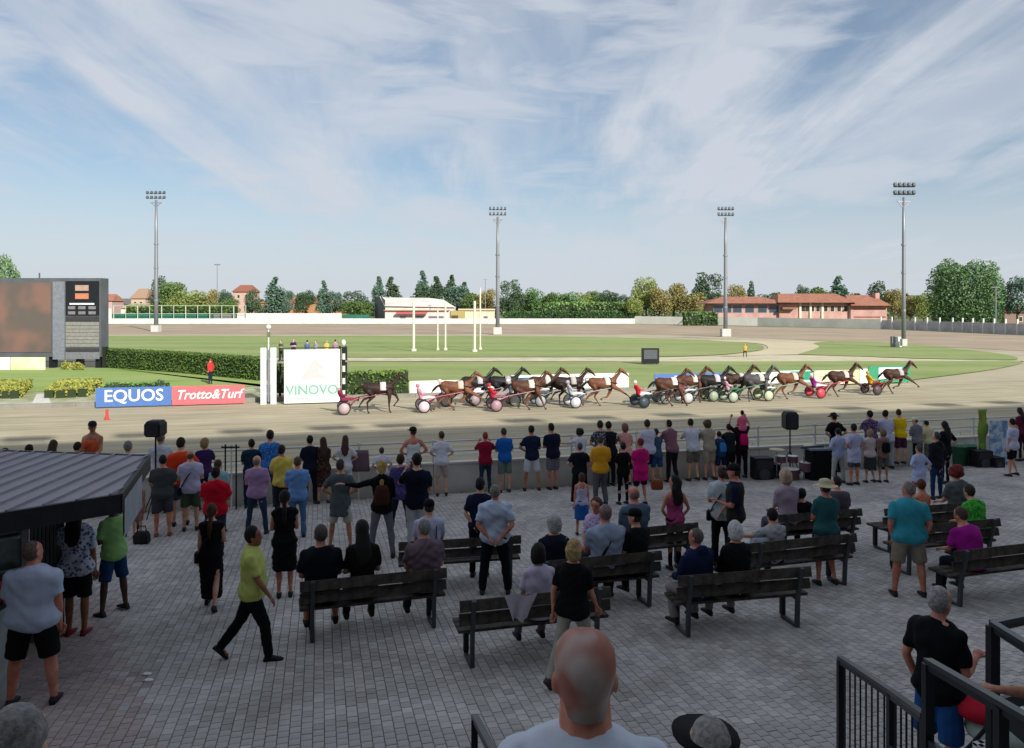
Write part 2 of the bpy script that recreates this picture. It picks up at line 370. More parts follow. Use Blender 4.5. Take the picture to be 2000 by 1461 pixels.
shadowb = MB(); shadowb.box((0, 0, .95), (2.0, .5, .5)); shadowb.bar((-.5, 0, 0), (-.5, 0, .8), .07); shadowb.bar((.5, 0, 0), (.5, 0, .8), .07)  # unseen bars added on the roof edge to cast shadow blotches on the track
lbm = shadowb.mesh('roof_edge_shadow_bar', mat('shadow_bar_grey', '#55585c'))
u = -40
while u < 60:
    x, y = UV(u, VE - .3); link('roof_edge_shadow_bar', lbm, gs, (x, y, HR + .6), rz14); u += random.choice((3.2, 4.1, 4.6, 6.5))

# ================================================================ inner rail, boards, banners (v about 49)
ir = thing('inner_rail', 'low white rail along the inside edge of the sunlit track', 'fence', (*UV(0, 50.2), 0), rz14)
kb = MB(); kb.box((0, .06, .14), (3.98, .2, .28)); kbm = kb.mesh('kerb', mat('kerb_concrete', '#8b897f', scale=1))
pb = MB(); pb.box((0, -.1, .45), (.07, .07, .9)); pbm = pb.mesh('post', WHITE)
rb2 = MB(); rb2.tube([(-2, -.1, .9), (2, -.1, .9)], .04, 6); rb2m = rb2.mesh('rail', WHITE, True)
for k in range(-18, 10):
    link('kerb', kbm, ir, (k * 4, 0, 0))
    if k < -4 and k > -8: link('post', pbm, ir, (k * 4, 0, 0)); link('rail', rb2m, ir, (k * 4, 0, 0))
    elif k > -12 and k < -4: link('post', pbm, ir, (k * 4, 0, 0))
def board(x0, x1, v, h, material, label, name='advertising_board', cat='advertising board', z0=0.08, group=None):
    a = at_v(x0, v); b = at_v(x1, v); ax = Vector((b[0]-a[0], b[1]-a[1], 0)); w = ax.length
    ang = math.atan2(ax.y, ax.x)
    t = thing(name, label, cat, ((a[0]+b[0])/2, (a[1]+b[1])/2, 0), ang, group)
    p = MB(); p.box((0, 0, z0 + h/2), (w, .06, h)); put('panel', p, material, t)
    for s_ in (-1, 1):
        l_ = MB(); l_.bar((s_*(w/2 - .15), .07, 0), (s_*(w/2 - .15), .07, z0 + h*.9), .06); l_.bar((s_*(w/2-.15), .1, z0+h*.7), (s_*(w/2-.15), .7, 0.03), .05); put('support', l_, mat('steel_grey', '#6e7073', metal=.4, rough=.5), t)
    t['w'] = w; return t, w
def quadpart(t, name, x0, x1, z0, z1, material, y=-.036):
    b_ = MB(); b_.box(((x0+x1)/2, y, (z0+z1)/2), (x1-x0, .012, z1-z0)); return put(name, b_, material, t)
BLUE = mat('banner_blue', '#4f73b0', rough=.6, var=.05); PINK = mat('banner_coral', '#e5686e', rough=.6, var=.05); WB = mat('banner_white', '#e6e6e2', rough=.6, var=.03)
TX = (R(90), 0, 0)
t, w = board(187, 335, 49.3, 1.12, BLUE, 'blue banner board with white EQUOS lettering, left of the coral banner')
text_part('lettering', 'EQUOS', .98, WB, t, (0, -.045, .68), TX, sx=1.0)
t, w = board(336, 478, 49.3, 1.10, PINK, 'coral banner board with white Trotto & Turf lettering')
text_part('lettering', 'Trotto&Turf', .78, WB, t, (0, -.045, .65), TX, shear=.3, sx=.92)
BW = mat('board_white', '#e9e8e2', rough=.6, var=.04)
DG = mat('print_dark', '#33373d', rough=.7)
t, w = board(800, 902, 50.4, .98, BW, 'plain white board behind the leftmost horse head')
t, w = board(905, 994, 50.4, .98, BW, 'white board with a grey end panel, left of the lettered board'); quadpart(t, 'print', w*.28, w*.49, .1, 1.02, mat('print_mauve', '#8d7f8c'))
t, w = board(997, 1228, 50.4, 1.2, BW, 'long white board with a dark car shape and grey letters')
quadpart(t, 'print', -w*.46, -w*.12, .7, 1.12, mat('print_slate', '#5a7686', col2='#2c3a48', scale=3)); quadpart(t, 'print', -w*.42, -w*.1, .52, .72, DG)
text_part('lettering', 'PPEZZA', .52, mat('print_grey', '#7c7c84'), t, (w*.17, -.045, .78), TX, sx=1.3)
t, w = board(1278, 1427, 50.4, 1.06, BLUE, 'blue board with white EQUOS lettering behind the dark horses'); text_part('lettering', 'EQUOS', .95, WB, t, (.2, -.045, .62), TX, sx=1.1)
t, w = board(1429, 1520, 50.4, 1.0, BW, 'white board with faint grey lines right of the blue board')
for k in range(3): quadpart(t, 'print', -w*.4, w*.3, .35 + k*.22, .39 + k*.22, mat('print_pale', '#b4b4bc'))
t, w = board(1521, 1588, 50.4, 1.1, mat('print_aqua', '#b9dcd6'), 'pale aqua board with a green shape behind the chestnut horse'); quadpart(t, 'print', -w*.15, w*.48, .45, 1.1, mat('print_green', '#3f9a72'))
t, w = board(1590, 1646, 50.4, 1.05, mat('print_cream', '#ddd6bd'), 'cream board with a thin green frame')
quadpart(t, 'print', -w*.4, w*.3, .85, .89, mat('print_olive', '#8a9a6a')); quadpart(t, 'print', -w*.4, w*.3, .65, .68, mat('print_olive', '#8a9a6a'))
t, w = board(1647, 1678, 50.4, 1.05, mat('print_cream2', '#d8d0a8'), 'yellowish cream board left of the white and green one')
t, w = board(1679, 1694, 50.4, 1.1, BW, 'narrow white board touching the green and white one')
t, w = board(1696, 1777, 50.4, 1.28, mat('print_green', '#3f9a72'), 'green framed white board farthest right on the inner rail'); quadpart(t, 'print', -w*.26, w*.3, .35, 1.24, BW)
for k in range(3): quadpart(t, 'print', -w*.2, w*.22, .6+k*.18, .64+k*.18, mat('print_pale', '#b4b4bc'), y=-.045)
# big VINOVO board
t, w = board(555, 664, 48.4, 3.25, mat('vinovo_white', '#d6d6d4', rough=.5, var=.02), 'tall square white board with a faint grey horse and mint VINOVO lettering', name='venue_board', cat='sign board')
text_part('lettering', 'VINOVO', .80, mat('print_mint', '#7fb8a2'), t, (0, -.045, .85), TX, sx=1.0)
GH = mat('print_silver', '#bdbdbd', var=.03)
def flat_poly(t, name, pts, material, y=-.04):
    b_ = MB(); n_ = len(pts); b_.add([(x, y, z) for x, z in pts] + [(x, y+.008, z) for x, z in pts], [tuple(range(n_)), tuple(range(2*n_-1, n_-1, -1))]); return put(name, b_, material, t)
flat_poly(t, 'logo', [(-.75, 1.55), (-.35, 2.0), (-.1, 2.55), (.2, 2.75), (.3, 2.6), (.75, 2.2), (.65, 2.05), (.3, 2.2), (.45, 1.8), (.95, 1.6), (.9, 1.52), (.2, 1.62), (-.3, 1.5)], GH)
quadpart(t, 'print', -w*.42, w*.2, .35, .38, mat('print_mint', '#7fb8a2')); quadpart(t, 'print', -w*.45, w*.47, .2, .23, mat('print_rose', '#d9a3ac'))
# winning post: two tall white panels with a grey mirror strip, and a pole with a ball
a = at_v(524.5, 49.0); t = thing('winning_post', 'tall white winning post with two panels and a ball topped pole', 'winning post', (*a, 0), rz14)
for s_ in (-.29, .29):
    b_ = MB(); b_.box((s_, 0, 1.72), (.34, .2, 3.44)); put('panel', b_, WHITE, t)
b_ = MB(); b_.box((0, .02, 1.8), (.12, .1, 3.3)); put('strip', b_, mat('mirror_grey', '#7f8392', rough=.4), t)
b_ = MB(); b_.tube([(0, 0, 3.3), (0, 0, 4.6)], .04, 8); put('pole', b_, WHITE, t)
b_ = MB(); b_.ell((0, 0, 4.7), (.16, .16, .16)); put('ball', b_, WHITE, t, True); b_ = MB(); b_.box((0, 0, 4.25), (.2, .15, .3)); put('lamp_box', b_, mat('olive_box', '#6b7358'), t)
# judges' platform behind the board
a = at_v(612, 51.2); t = thing('judges_platform', 'raised scaffold platform hidden behind the tall white board', 'platform', (*a, 0), rz14)
DK = mat('dark_steel', '#23262b', rough=.5, metal=.3, scale=3)
b_ = MB(); b_.box((0, .8, 2.38), (4.4, 1.8, .12)); put('deck', b_, mat('plank_grey', '#8c8678'), t)
for sx2 in (-2.1, 2.1):
    for sy2 in (0, 1.6): b_ = MB(); b_.bar((sx2, sy2, 0), (sx2, sy2, 3.3), .08); put('leg', b_, DK, t)
for z in (3.28,):
    b_ = MB(); b_.bar((-2.1, 0, z), (2.1, 0, z), .05); put('rail', b_, DK, t)
a = at_v(671, 48.8); t = thing('marker_pole', 'black and white banded pole right of the tall white board', 'pole', (*a, 0), rz14)
BKM = mat('black_paint', '#1b1c1f', rough=.5)
for k in range(9):
    b_ = MB(); b_.cyl((0, 0, k*.38), .1, .37, 10); put('band', b_, WHITE if k % 2 else BKM, t)
b_ = MB(); b_.bar((-.22, .1, 0), (-.22, .1, 3.5), .12); put('backing_post', b_, BKM, t)
b_ = MB(); b_.ell((0, 0, 3.7), (.14, .14, .2)); put('lamp', b_, WHITE, t)
# red marker on the track
a = T(209, 820); t = thing('track_marker', 'small red marker post on the sand below the EQUOS banner', 'marker', (*a, 0))
b_ = MB(); b_.cyl((0, 0, 0), .09, .55, 8, r2=.07); put('stake', b_, mat('marker_red', '#d24a3c'), t); b_ = MB(); b_.cyl((0, 0, 0), .16, .04, 8); put('foot', b_, mat('marker_red', '#d24a3c'), t)

# ================================================================ big screen
Ys = 73.5; sx = lambda p: (p - CX) / F * Ys
t = thing('video_screen', 'big dark video screen with amber odds display at the left edge', 'video screen', (0, Ys, 0))
zt, zb = zY(543, Ys), zY(697, Ys)
FR = mat('screen_frame', '#5c6065', rough=.6, scale=.6); DKP = mat('screen_black', '#1d1f24', rough=.5)
b_ = MB(); b_.box(((sx(-190)+sx(197))/2, .7, (zt+zb)/2), (sx(197)-sx(-190), 1.4, zt-zb)); put('cabinet', b_, FR, t)
LED = mat('led_screen', '#5f5651', rough=.5, col2='#7a5f56', scale=.28, pattern='blotch', emit=0.0, lo=.42, hi=.6)
b_ = MB(); b_.box(((sx(-185)+sx(100))/2, -.03, (zY(552, Ys)+zY(688, Ys))/2), (sx(100)-sx(-185), .06, zY(552, Ys)-zY(688, Ys))); put('display', b_, LED, t)
b_ = MB(); b_.box(((sx(104)+sx(127))/2, -.04, (zY(550, Ys)+zY(702, Ys))/2), (sx(127)-sx(104), .1, zY(550, Ys)-zY(702, Ys))); put('column', b_, mat('screen_column', '#7d828c', rough=.5), t)
def sp(x0, x1, y0, y1, name, material, y=-.05, parent=t, th=.05):
    b_ = MB(); b_.box(((sx(x0)+sx(x1))/2, y, (zY(y0, Ys)+zY(y1, Ys))/2), (sx(x1)-sx(x0), th, zY(y0, Ys)-zY(y1, Ys))); return put(name, b_, material, parent)
sc = sp(129, 194, 549, 616, 'odds_board', DKP)
sp(148, 174, 557, 568, 'indicator', mat('ind_beige', '#a68e7e', emit=.1), -.085, sc); sp(148, 174, 573, 584, 'indicator', mat('ind_amber', '#b8765a', emit=.12), -.085, sc)
sp(137, 185, 592, 595, 'strip', mat('ind_white', '#d8d8e0', emit=.2), -.085, sc)
for i in range(3):
    for j in range(2): sp(134+i*20, 148+i*20, 598+j*10, 604+j*10, 'indicator', mat('ind_grey', '#77747a', emit=.08), -.085, sc)
sp(129, 194, 618, 627, 'shutter', mat('screen_dark_grey', '#3d3d40'))
for k in range(7): sp(129, 194, 629+k*7, 635.3+k*7, 'louvre', mat('louvre_grey', '#8b8a84', rough=.6))
sp(129, 194, 680, 686, 'shutter', mat('screen_dark_grey', '#3d3d40')); sp(129, 195, 688, 701, 'base_panel', mat('base_grey', '#777a7e'))
for x_ in (97, 150, 188, -60):
    b_ = MB(); b_.box((sx(x_), .6, zb/2), (.5, .6, zb)); put('leg', b_, DKP, t)
b_ = MB(); b_.box((sx(200), .5, zY(678, Ys)/2), (.35, .5, zY(678, Ys))); put('side_post', b_, mat('post_dark_green', '#20281c'), t)
b_ = MB(); b_.box((sx(72), .4, zt + .25), (.1, .1, .5)); put('aerial', b_, FR, t)
Yb = 71.5; t = thing('lawn_banner', 'white and lime banner on the lawn under the video screen', 'banner', (0, Yb, 0))
b_ = MB(); b_.box((((-150-CX)/F*Yb + (20-CX)/F*Yb)/2, 0, .62), ((170)/F*Yb, .06, 1.15)); put('panel', b_, BW, t)
b_ = MB(); b_.box(((21-CX)/F*Yb + 34/F*Yb, 0, .62), (67/F*Yb, .06, 1.15)); put('panel', b_, mat('lime_print', '#b9d184', col2='#dfe6c0', scale=.4), t)

# ================================================================ infield things
def post_thing(name, px, pb, ptop, r, material, label, cat, group=None):
    x, y = T(px, pb); h = (pb - ptop) * y / F
    t = thing(name, label, cat, (x, y, 0), 0, group); b_ = MB(); b_.tube([(0, 0, 0), (0, 0, h)], r, 8); put('pole', b_, material, t); b_ = MB(); b_.cyl((0, 0, 0), r*2.2, .3, 8); put('base', b_, material, t); return t
CRM = mat('cream_paint', '#e4e2cc', rough=.6)
for px, pb, pt, r, lb in ((808, 686, 590, .16, 'leftmost of the five tall cream poles on the infield'), (855, 684, 605, .09, 'thin cream infield pole right of the leftmost one'), (870, 684, 592, .11, 'middle one of the five tall cream infield poles'),
                  (927, 687, 588, .16, 'thick cream infield pole, second from the right'), (938, 683, 562, .1, 'tallest and rightmost of the five cream infield poles')):
    post_thing('infield_pole', px, pb, pt, r, CRM, lb, 'pole', 'tall cream poles on the infield')
# dark info sign
x, y = T(1270, 712); s_ = y / F; t = thing('infield_sign', 'dark monitor shaped sign standing on the infield grass', 'sign', (x, y, 0))
b_ = MB(); b_.box((0, 0, 17*s_), (34*s_, .3, 30*s_)); put('case', b_, DKP, t); b_ = MB(); b_.box((0, -.17, 20*s_), (26*s_, .05, 18*s_)); put('face', b_, mat('sign_face', '#5d6066'), t)
for sx2 in (-12, 12): b_ = MB(); b_.bar((sx2*s_, 0, 0), (sx2*s_, 0, 3*s_), .1); put('leg', b_, DKP, t)
# floodlight masts
GALV = mat('galvanised_steel', '#8e9196', rough=.5, metal=.5, var=.08)
LMP = mat('lamp_body', '#5f656c', rough=.5)
def mast(px, pb, pt, hw, label):
    x, y = T(px, pb); h = (pb - pt) * y / F; s_ = y / F
    t = thing('floodlight_mast', label, 'floodlight mast', (x, y, 0), 0, 'floodlight masts round the track')
    b_ = MB(); b_.tube([(0, 0, .5), (0, 0, h*.35), (0, 0, h*.7), (0, 0, h - 2)], [q*y/F for q in (4.3, 3.6, 2.9, 2.2)], 10); put('mast_tube', b_, GALV, t, True)
    b_ = MB(); b_.box((0, 0, .75), ((1.7, 1.7, 1.5) if px < 1700 else (.7, .7, 1.0))); put('foundation', b_, mat('foundation_white', '#c9c8c0'), t)
    for k in (.22, .45, .62): b_ = MB(); b_.cyl((0, 0, h*k), 4.4*y/F, .3, 10); put('collar', b_, GALV, t)
    w = hw * s_
    for z in (h - .5, h - 1.6, h - 2.6): b_ = MB(); b_.bar((-w*(.9 if z > h-2 else .6), 0, z), (w*(.9 if z > h-2 else .6), 0, z), .16); put('crossbar', b_, GALV, t)
    for k in range(5):
        for z in (h - .25, h - 1.35):
            b_ = MB(); b_.box((0, 0, 0), (w*.22, .45, .55), M=Matrix.Rotation(R(-25), 3, 'X')); o = put('lamp_head', b_, LMP, t, loc=(-w*.86 + k*w*.43, -.2, z))
    for s2 in (-1, 1): b_ = MB(); b_.bar((0, 0, h - 3.6), (s2*w*.5, 0, h - 2.6), .12); put('brace', b_, GALV, t)
mast(305, 648, 374, 19, 'leftmost floodlight mast, right of the video screen'); mast(972, 653, 405, 17, 'floodlight mast right of the pale sheds')
mast(1417, 657, 405, 16, 'floodlight mast in front of the red roofed building'); mast(1765, 679, 358, 21, 'tallest looking floodlight mast, left of the big round tree')
x, y = T(1753, 678); t = thing('white_cabinet', 'small white cabinet at the foot of the right floodlight mast', 'cabinet', (x, y, 0)); b_ = MB(); b_.box((0, 0, .75), (.9, .7, 1.5)); put('box', b_, WHITE, t); b_ = MB(); b_.box((-.7, 0, .8), (.4, .6, 1.5)); put('side_box', b_, mat('cab_grey', '#8b8d92'), t)
x, y = T(418, 630); h = (630-516)*y/F; t = thing('street_lamp', 'thin lamp pole behind the far white wall', 'street lamp', (x, y+3, 0)); b_ = MB(); b_.tube([(0,0,0),(0,0,h)], [.25,.14], 8); put('pole', b_, GALV, t); b_ = MB(); b_.box((0,0,h), (2.0,.5,.4)); put('lamp_head', b_, GALV, t)
for px, pt, lb in ((840, 595, 'thin mast over the pale sheds'), (948, 545, 'thin T shaped pole by the middle floodlight mast'), (1945, 560, 'thin pole right of the big round tree')):
    y = 262 if px < 1900 else 170; x = (px-CX)/F*y; h = 6 + (HZ-pt)*y/F; t = thing('utility_pole', lb, 'utility pole', (x, y, 0)); b_ = MB(); b_.tube([(0,0,0),(0,0,h)], .14, 6); put('pole', b_, GALV, t); b_ = MB(); b_.bar((-.9,0,h-.1),(.9,0,h-.1), .14); put('crossbar', b_, GALV, t)

# ---------------------------------------------------------------- far walls and fences
def strip_wall(name, pts, h, material, label, step=None, cat='wall', postm_=None, ph=None, pstep=4.0, th=.3):
    x0, y0 = pts[0]; t = thing(name, label, cat, (x0, y0, 0))
    for i in range(len(pts)-1):
        a, b = Vector((*pts[i], 0)), Vector((*pts[i+1], 0)); d = b - a; n_ = max(1, int(d.length / (step or 12)))
        for k in range(n_):
            p0, p1 = a + d*k/n_, a + d*(k+1)/n_; m_ = (p0+p1)/2
            b_ = MB(); b_.box((m_.x-x0, m_.y-y0, h/2), ((p1-p0).length-.03, th, h - (.04 if k % 2 else 0)), math.atan2(d.y, d.x)); put('panel', b_, material, t)
        if postm_:
            n_ = max(1, int(d.length / pstep))
            for k in range(n_):
                p0 = a + d*k/n_; b_ = MB(); b_.box((p0.x-x0, p0.y-y0-.2, (ph or h)/2), (.28, .28, ph or h)); put('post', b_, postm_, t)
    return t
WW = mat('far_white_wall', '#dcdad0', rough=.8, scale=.3, var=.07)
GM = mat('green_mesh', '#33705e', rough=.8, scale=1); 
strip_wall('boundary_wall', [at_Y(-150, 254), at_Y(520, 254), at_Y(1240, 254)], 1.75, WW, 'long low white wall along the far side of the track')
strip_wall('white_wall', [at_Y(463, 258), at_Y(667, 258)], 3.45, WW, 'taller white wall left of the pale sheds')
strip_wall('green_screen_fence', [at_Y(219, 259), at_Y(416, 259)], 3.3, GM, 'dark green mesh fence right of the video screen', cat='fence')
strip_wall('grey_screen_fence', [at_Y(417, 259), at_Y(461, 259)], 3.1, mat('grey_mesh', '#7f8682'), 'grey mesh fence between the green mesh and white wall', cat='fence')
strip_wall('green_screen_fence', [at_Y(668, 259), at_Y(722, 259)], 3.0, GM, 'green mesh fence left of the pale sheds', cat='fence')
strip_wall('white_hut_wall', [at_Y(196, 256), at_Y(218, 256)], 5.0, WW, 'short white wall beside the video screen')
strip_wall('curved_wall', [at_Y(1240, 254), at_Y(1480, 228), at_Y(1720, 198)], 2.5, WW, 'white wall below the red roofed building')
strip_wall('mesh_fence', [at_Y(1720, 197), at_Y(1860, 178), at_Y(2010, 156), at_Y(2300, 130)], 2.3, mat('pale_mesh', '#b6b3b6', scale=.6), 'pale mesh fence with white posts at the right end', cat='fence', postm_=WHITE, ph=3.2, pstep=3.0, th=.06)
def net(x0, x1, Y, h, label, posts):
    a, b = at_Y(x0, Y), at_Y(x1, Y); t = thing('ball_net_fence', label, 'fence', (a[0], Y, 0)); w = b[0]-a[0]
    for k in range(posts+1): b_ = MB(); b_.box((w*k/posts, 0, h/2), (.3 if k % 2 == 0 else .16, .2, h)); put('post', b_, mat('net_post', '#b9c3ab'), t)
    for z in (h-.1, h*.55): b_ = MB(); b_.box((w/2, 0, z), (w, .12, .14)); put('cable', b_, mat('net_post', '#b9c3ab'), t)
net(222, 480, 257, 6.1, 'tall net fence with pale green posts behind the far wall', 11)

# ================================================================ buildings
def bld(name, label, x0, x1, Y, depth, cat='building'):
    a, b = (x0-CX)/F*Y, (x1-CX)/F*Y; t = thing(name, label, cat, ((a+b)/2, Y, 0)); return t, b-a
def part_box(t, name, x0, x1, y0, y1, z0, z1, material, parent=None):
    b_ = MB(); b_.box(((x0+x1)/2, (y0+y1)/2, (z0+z1)/2), (x1-x0, y1-y0, z1-z0)); return put(name, b_, material, parent or t)
def window(t, x, z, w, h, y, fm, gm):
    f = part_box(t, 'window', x-w/2, x+w/2, y-.06, y+.05, z-h/2, z+h/2, fm); part_box(t, 'pane', x-w/2+.12, x+w/2-.12, y-.09, y-.065, z-h/2+.12, z+h/2-.12, gm, f); return f
GLASS = mat('window_glass', '#3b4a58', rough=.15, spec=.6); DGL = mat('window_dark', '#3a3836', rough=.3)
TILE = mat('terracotta_tiles', '#a5715d', rough=.8, col2='#8f6250', scale=.7); PNKW = mat('pink_render', '#c49a90', rough=.85, scale=.4); CREAM = mat('cream_render', '#e2d8c4', rough=.85, scale=.3)
# red roofed building
Yr = 236
t, w = bld('long_brick_building', 'long two part building with red tiled roof behind the white wall', 1395, 1728, Yr, 14)
X = lambda p: (p-CX)/F*Yr - (((1395+1728)/2-CX)/F*Yr); Z = lambda p: zY(p, Yr)
part_box(t, 'left_wing_wall', X(1395), X(1520), 0, 12, 0, Z(592), PNKW)
part_box(t, 'centre_wall', X(1520), X(1656), -1, 12, 0, Z(590), PNKW)
part_box(t, 'right_wing_wall', X(1656), X(1726), -2, 12, 0, Z(597), PNKW)
def hip(t, x0, x1, y0, y1, z0, z1, inset, material, name='roof'):
    b_ = MB(); ym = (y0+y1)/2
    b_.add([(x0,y0,z0),(x1,y0,z0),(x1,y1,z0),(x0,y1,z0),(x0+inset,ym,z1),(x1-inset,ym,z1)], [(0,1,5,4),(1,2,5),(2,3,4,5),(3,0,4),(3,2,1,0)]); return put(name, b_, material, t)
hip(t, X(1376), X(1540), -2.5, 14, Z(592.5), Z(579), 7, TILE); hip(t, X(1512), X(1665), -3.5, 14, Z(591), Z(573), 3, TILE); r3 = hip(t, X(1652), X(1730), -4, 14, Z(597), Z(576), 2, TILE)
part_box(t, 'chimney', X(1716), X(1724), 2, 4, Z(590), Z(572), PNKW, r3)
for p in (1402, 1420, 1440, 1464, 1489, 1511): window(t, X(p), (Z(596)+Z(611))/2, 17*Yr/F*1.05, 15*Yr/F, -.02, mat('frame_blue_grey', '#8d97a6'), GLASS)
for p in (1566, 1574, 1584, 1595, 1610, 1623, 1636, 1649): window(t, X(p), (Z(597)+Z(609))/2, 8.5*Yr/F, 12*Yr/F, -1.02, CREAM, DGL)
for p in (1560, 1580, 1603, 1657): part_box(t, 'pillar', X(p)-.3, X(p)+.3, -1.4, -1.05, 0, Z(590), CREAM)
part_box(t, 'awning', X(1522), X(1548), -3, -1.02, Z(604), Z(600), mat('awning_brown', '#8a6a55'))
for y0_ in (603, 618): part_box(t, 'band', X(1662), X(1724), -2.06, -2.0, Z(y0_+2), Z(y0_), mat('dark_band', '#7c4c40'))
# pale sheds in the middle
Ym = 262
t, w = bld('pale_shed', 'large pale shed with grey gable end and long white roof', 718, 895, Ym, 20)
X = lambda p: (p-CX)/F*Ym - (((718+895)/2-CX)/F*Ym); Z = lambda p: zY(p, Ym)
b_ = MB(); b_.add([(X(718), 14, 0), (X(752), 0, 0), (X(752), 0, Z(586)), (X(738), 6, Z(577)), (X(718), 14, Z(584))], [(0,1,2,3,4)]); b_.add([(X(718), 14.2, 0), (X(752), .2, 0), (X(752), .2, Z(586)), (X(738), 6.2, Z(577)), (X(718), 14.2, Z(584))], [(4,3,2,1,0)]); put('gable_end', b_, mat('shed_grey', '#77787f', scale=.3), t)
b_ = MB(); b_.add([(X(736), 5, Z(577.5)), (X(752), -.8, Z(598)), (X(890), -.8, Z(600)), (X(862), 8, Z(585)), (X(830), 12, Z(581)), (X(738), 14, Z(580))], [(0,1,2,3,4,5)]); put('roof', b_, mat('shed_roof_white', '#d9d6cc', scale=.2, var=.08), t)
part_box(t, 'wall', X(752.5), X(886), 0, 10, 0, Z(599), CREAM)
t, w = bld('clubhouse', 'low cream clubhouse with coral awning and grey windows', 750, 968, 257.5, 6)
X = lambda p: (p-CX)/F*257.5 - (((750+968)/2-CX)/F*257.5); Z = lambda p: zY(p, 257.5)
part_box(t, 'wall', X(752), X(880), 0, 2.5, 0, Z(607), mat('rose_cream_render', '#ddd2cb')); part_box(t, 'wall', X(908), X(966), .1, 3, 0, Z(606), mat('yellow_cream_render', '#dcd6b4'))
rf_ = part_box(t, 'roof', X(750), X(878), -.8, 3, Z(607), Z(605.5), mat('coral_roof', '#b98379')); part_box(t, 'roof', X(895), X(967), -.5, 3, Z(606), Z(603), mat('sand_roof', '#d2c29f')); part_box(t, 'awning', X(775), X(835), -2, -.85, Z(613), Z(610), mat('coral_awning', '#c4605c')); part_box(t, 'porch', X(880.3), X(907.7), -.5, 1, 0, Z(607), mat('porch_olive', '#b0a06c'))
part_box(t, 'doorway', X(882), X(895), -.6, -.52, Z(628), Z(616), mat('doorway_brown', '#5d4c2c'))
for p, wd in ((787, 12), (819, 17), (852, 30), (949, 8)): window(t, X(p), (Z(617)+Z(626))/2, wd*257.5/F, 9*257.5/F, -.02, mat('frame_grey', '#a9a3a5'), mat('pane_mauve', '#7d7680', rough=.3))
# houses on the skyline at the left
def house(label, x0, x1, Y, ye, yr, wallm, roofm, wins=()):
    t, w = bld('house', label, x0, x1, Y, 8, 'house'); w2 = w/2
    part_box(t, 'wall', -w2, w2, 0, 9, 0, zY(ye, Y), wallm); hip(t, -w2-.5, w2+.5, -.6, 9.6, zY(ye, Y)+.01, zY(yr, Y), w*.25, roofm)
    for wx in wins: window(t, wx*w, zY(ye, Y)-1.8, 1.1, 1.4, -.02, CREAM, DGL)
house('pinkish house just right of the video screen', 196, 219, 300, 588, 574, mat('rose_render', '#c9a7a4'), TILE, (0,)); house('grey roofed house behind the green fence', 222, 252, 310, 595, 583, mat('grey_render', '#a2a1a0'), mat('grey_roof', '#6d6a68'))
house('tall beige house left of the first mast', 256, 284, 290, 583, 563, mat('peach_render', '#c6b09a'), mat('peach_roof', '#a68a72'), (-.2, .2)); house('long low beige house under the tall one', 236, 290, 280, 602, 592, CREAM, mat('sand_roof2', '#b3a58a'), (-.3, 0, .3))
house('salmon house with red hipped roof on the skyline', 455, 492, 300, 570, 556, mat('salmon_render', '#c9aa9a'), mat('red_roof', '#96614f'), (-.2, .2)); house('long low orange roofed house behind trees', 505, 668, 330, 592, 579, mat('ochre_render', '#b98a62'), mat('orange_roof', '#a3745c'), (-.3, -.1, .2, .4))
house('small tan house behind the trees right of the mast', 906, 962, 340, 588, 575, mat('tan_render', '#a08a66'), mat('tan_roof', '#8d7458'), (.2,)); house('dark roofed house right of the big tree', 1962, 2040, 205, 610, 592, mat('brown_render', '#8a7468'), mat('brown_roof', '#6a4c44'), (-.1,))
# parked cars behind the fence at right
def car(px, Y, colr, label):
    t = thing('parked_car', label, 'car', (*at_Y(px, Y), 0)); CM = mat('car_' + colr, colr, rough=.3, spec=.6)
    b_ = MB(); b_.box((0, 0, .65), (4.2, 1.7, .7)); b_.box((-.2, 0, 1.2), (2.6, 1.5, .55), taper=.8); put('body', b_, CM, t)
    b_ = MB(); b_.box((-.2, -.0, 1.2), (2.2, 1.56, .38), taper=.85); put('windows', b_, DGL, t)
    for s2 in (-1.3, 1.3):
        for s3 in (-.8, .8): b_ = MB(); b_.tube([(s2, s3-.1, .32), (s2, s3+.1, .32)], .33, 12); put('wheel', b_, BKM, t)
car(1727, 205, '#d0cec6', 'white car parked at the right end of the red roofed building'); car(1748, 208, '#9a9488', 'grey car parked right of the white car'); car(1968, 168, '#4a4a50', 'dark car parked behind the mesh fence')
# ================================================================ vegetation
def leaf_mesh(name, pts, size, material, jitter=.6, aspect=.7):
    pts = np.asarray(pts); n_ = len(pts)
    d = rng.normal(size=(n_, 3)); d /= np.linalg.norm(d, axis=1)[:, None]
    e = rng.normal(size=(n_, 3)); e = np.cross(d, e); e /= np.linalg.norm(e, axis=1)[:, None]
    s_ = (size * (1 + jitter * (rng.random(n_) - .5)))[:, None]
    a, b = d * s_ * .5, e * s_ * .5 * aspect
    V = np.stack([pts - a, pts + b - a * .1, pts + a, pts - b + a * .1], 1).reshape(-1, 3)
    me = bpy.data.meshes.new(name); me.from_pydata(V.tolist(), [], [(4*i, 4*i+1, 4*i+2, 4*i+3) for i in range(n_)]); me.materials.append(material); me.update(); return me
def crown_points(n_, clumps, shell=.75):
    c = np.array([k[0] for k in clumps]); r = np.array([k[1] for k in clumps]); w = r ** 2 / (r ** 2).sum()
    idx = rng.choice(len(clumps), n_, p=w); d = rng.normal(size=(n_, 3)); d /= np.linalg.norm(d, axis=1)[:, None]
    rad = r[idx] * (shell + (1 - shell) * 1.25 * rng.random(n_)) * np.where(rng.random(n_) < .18, rng.random(n_), 1); p = c[idx] + d * rad[:, None]
    return p
def leaf(key, col, col2): return mat(key, col, rough=.75, col2=col2, scale=.35, island=.35, spec=.25)
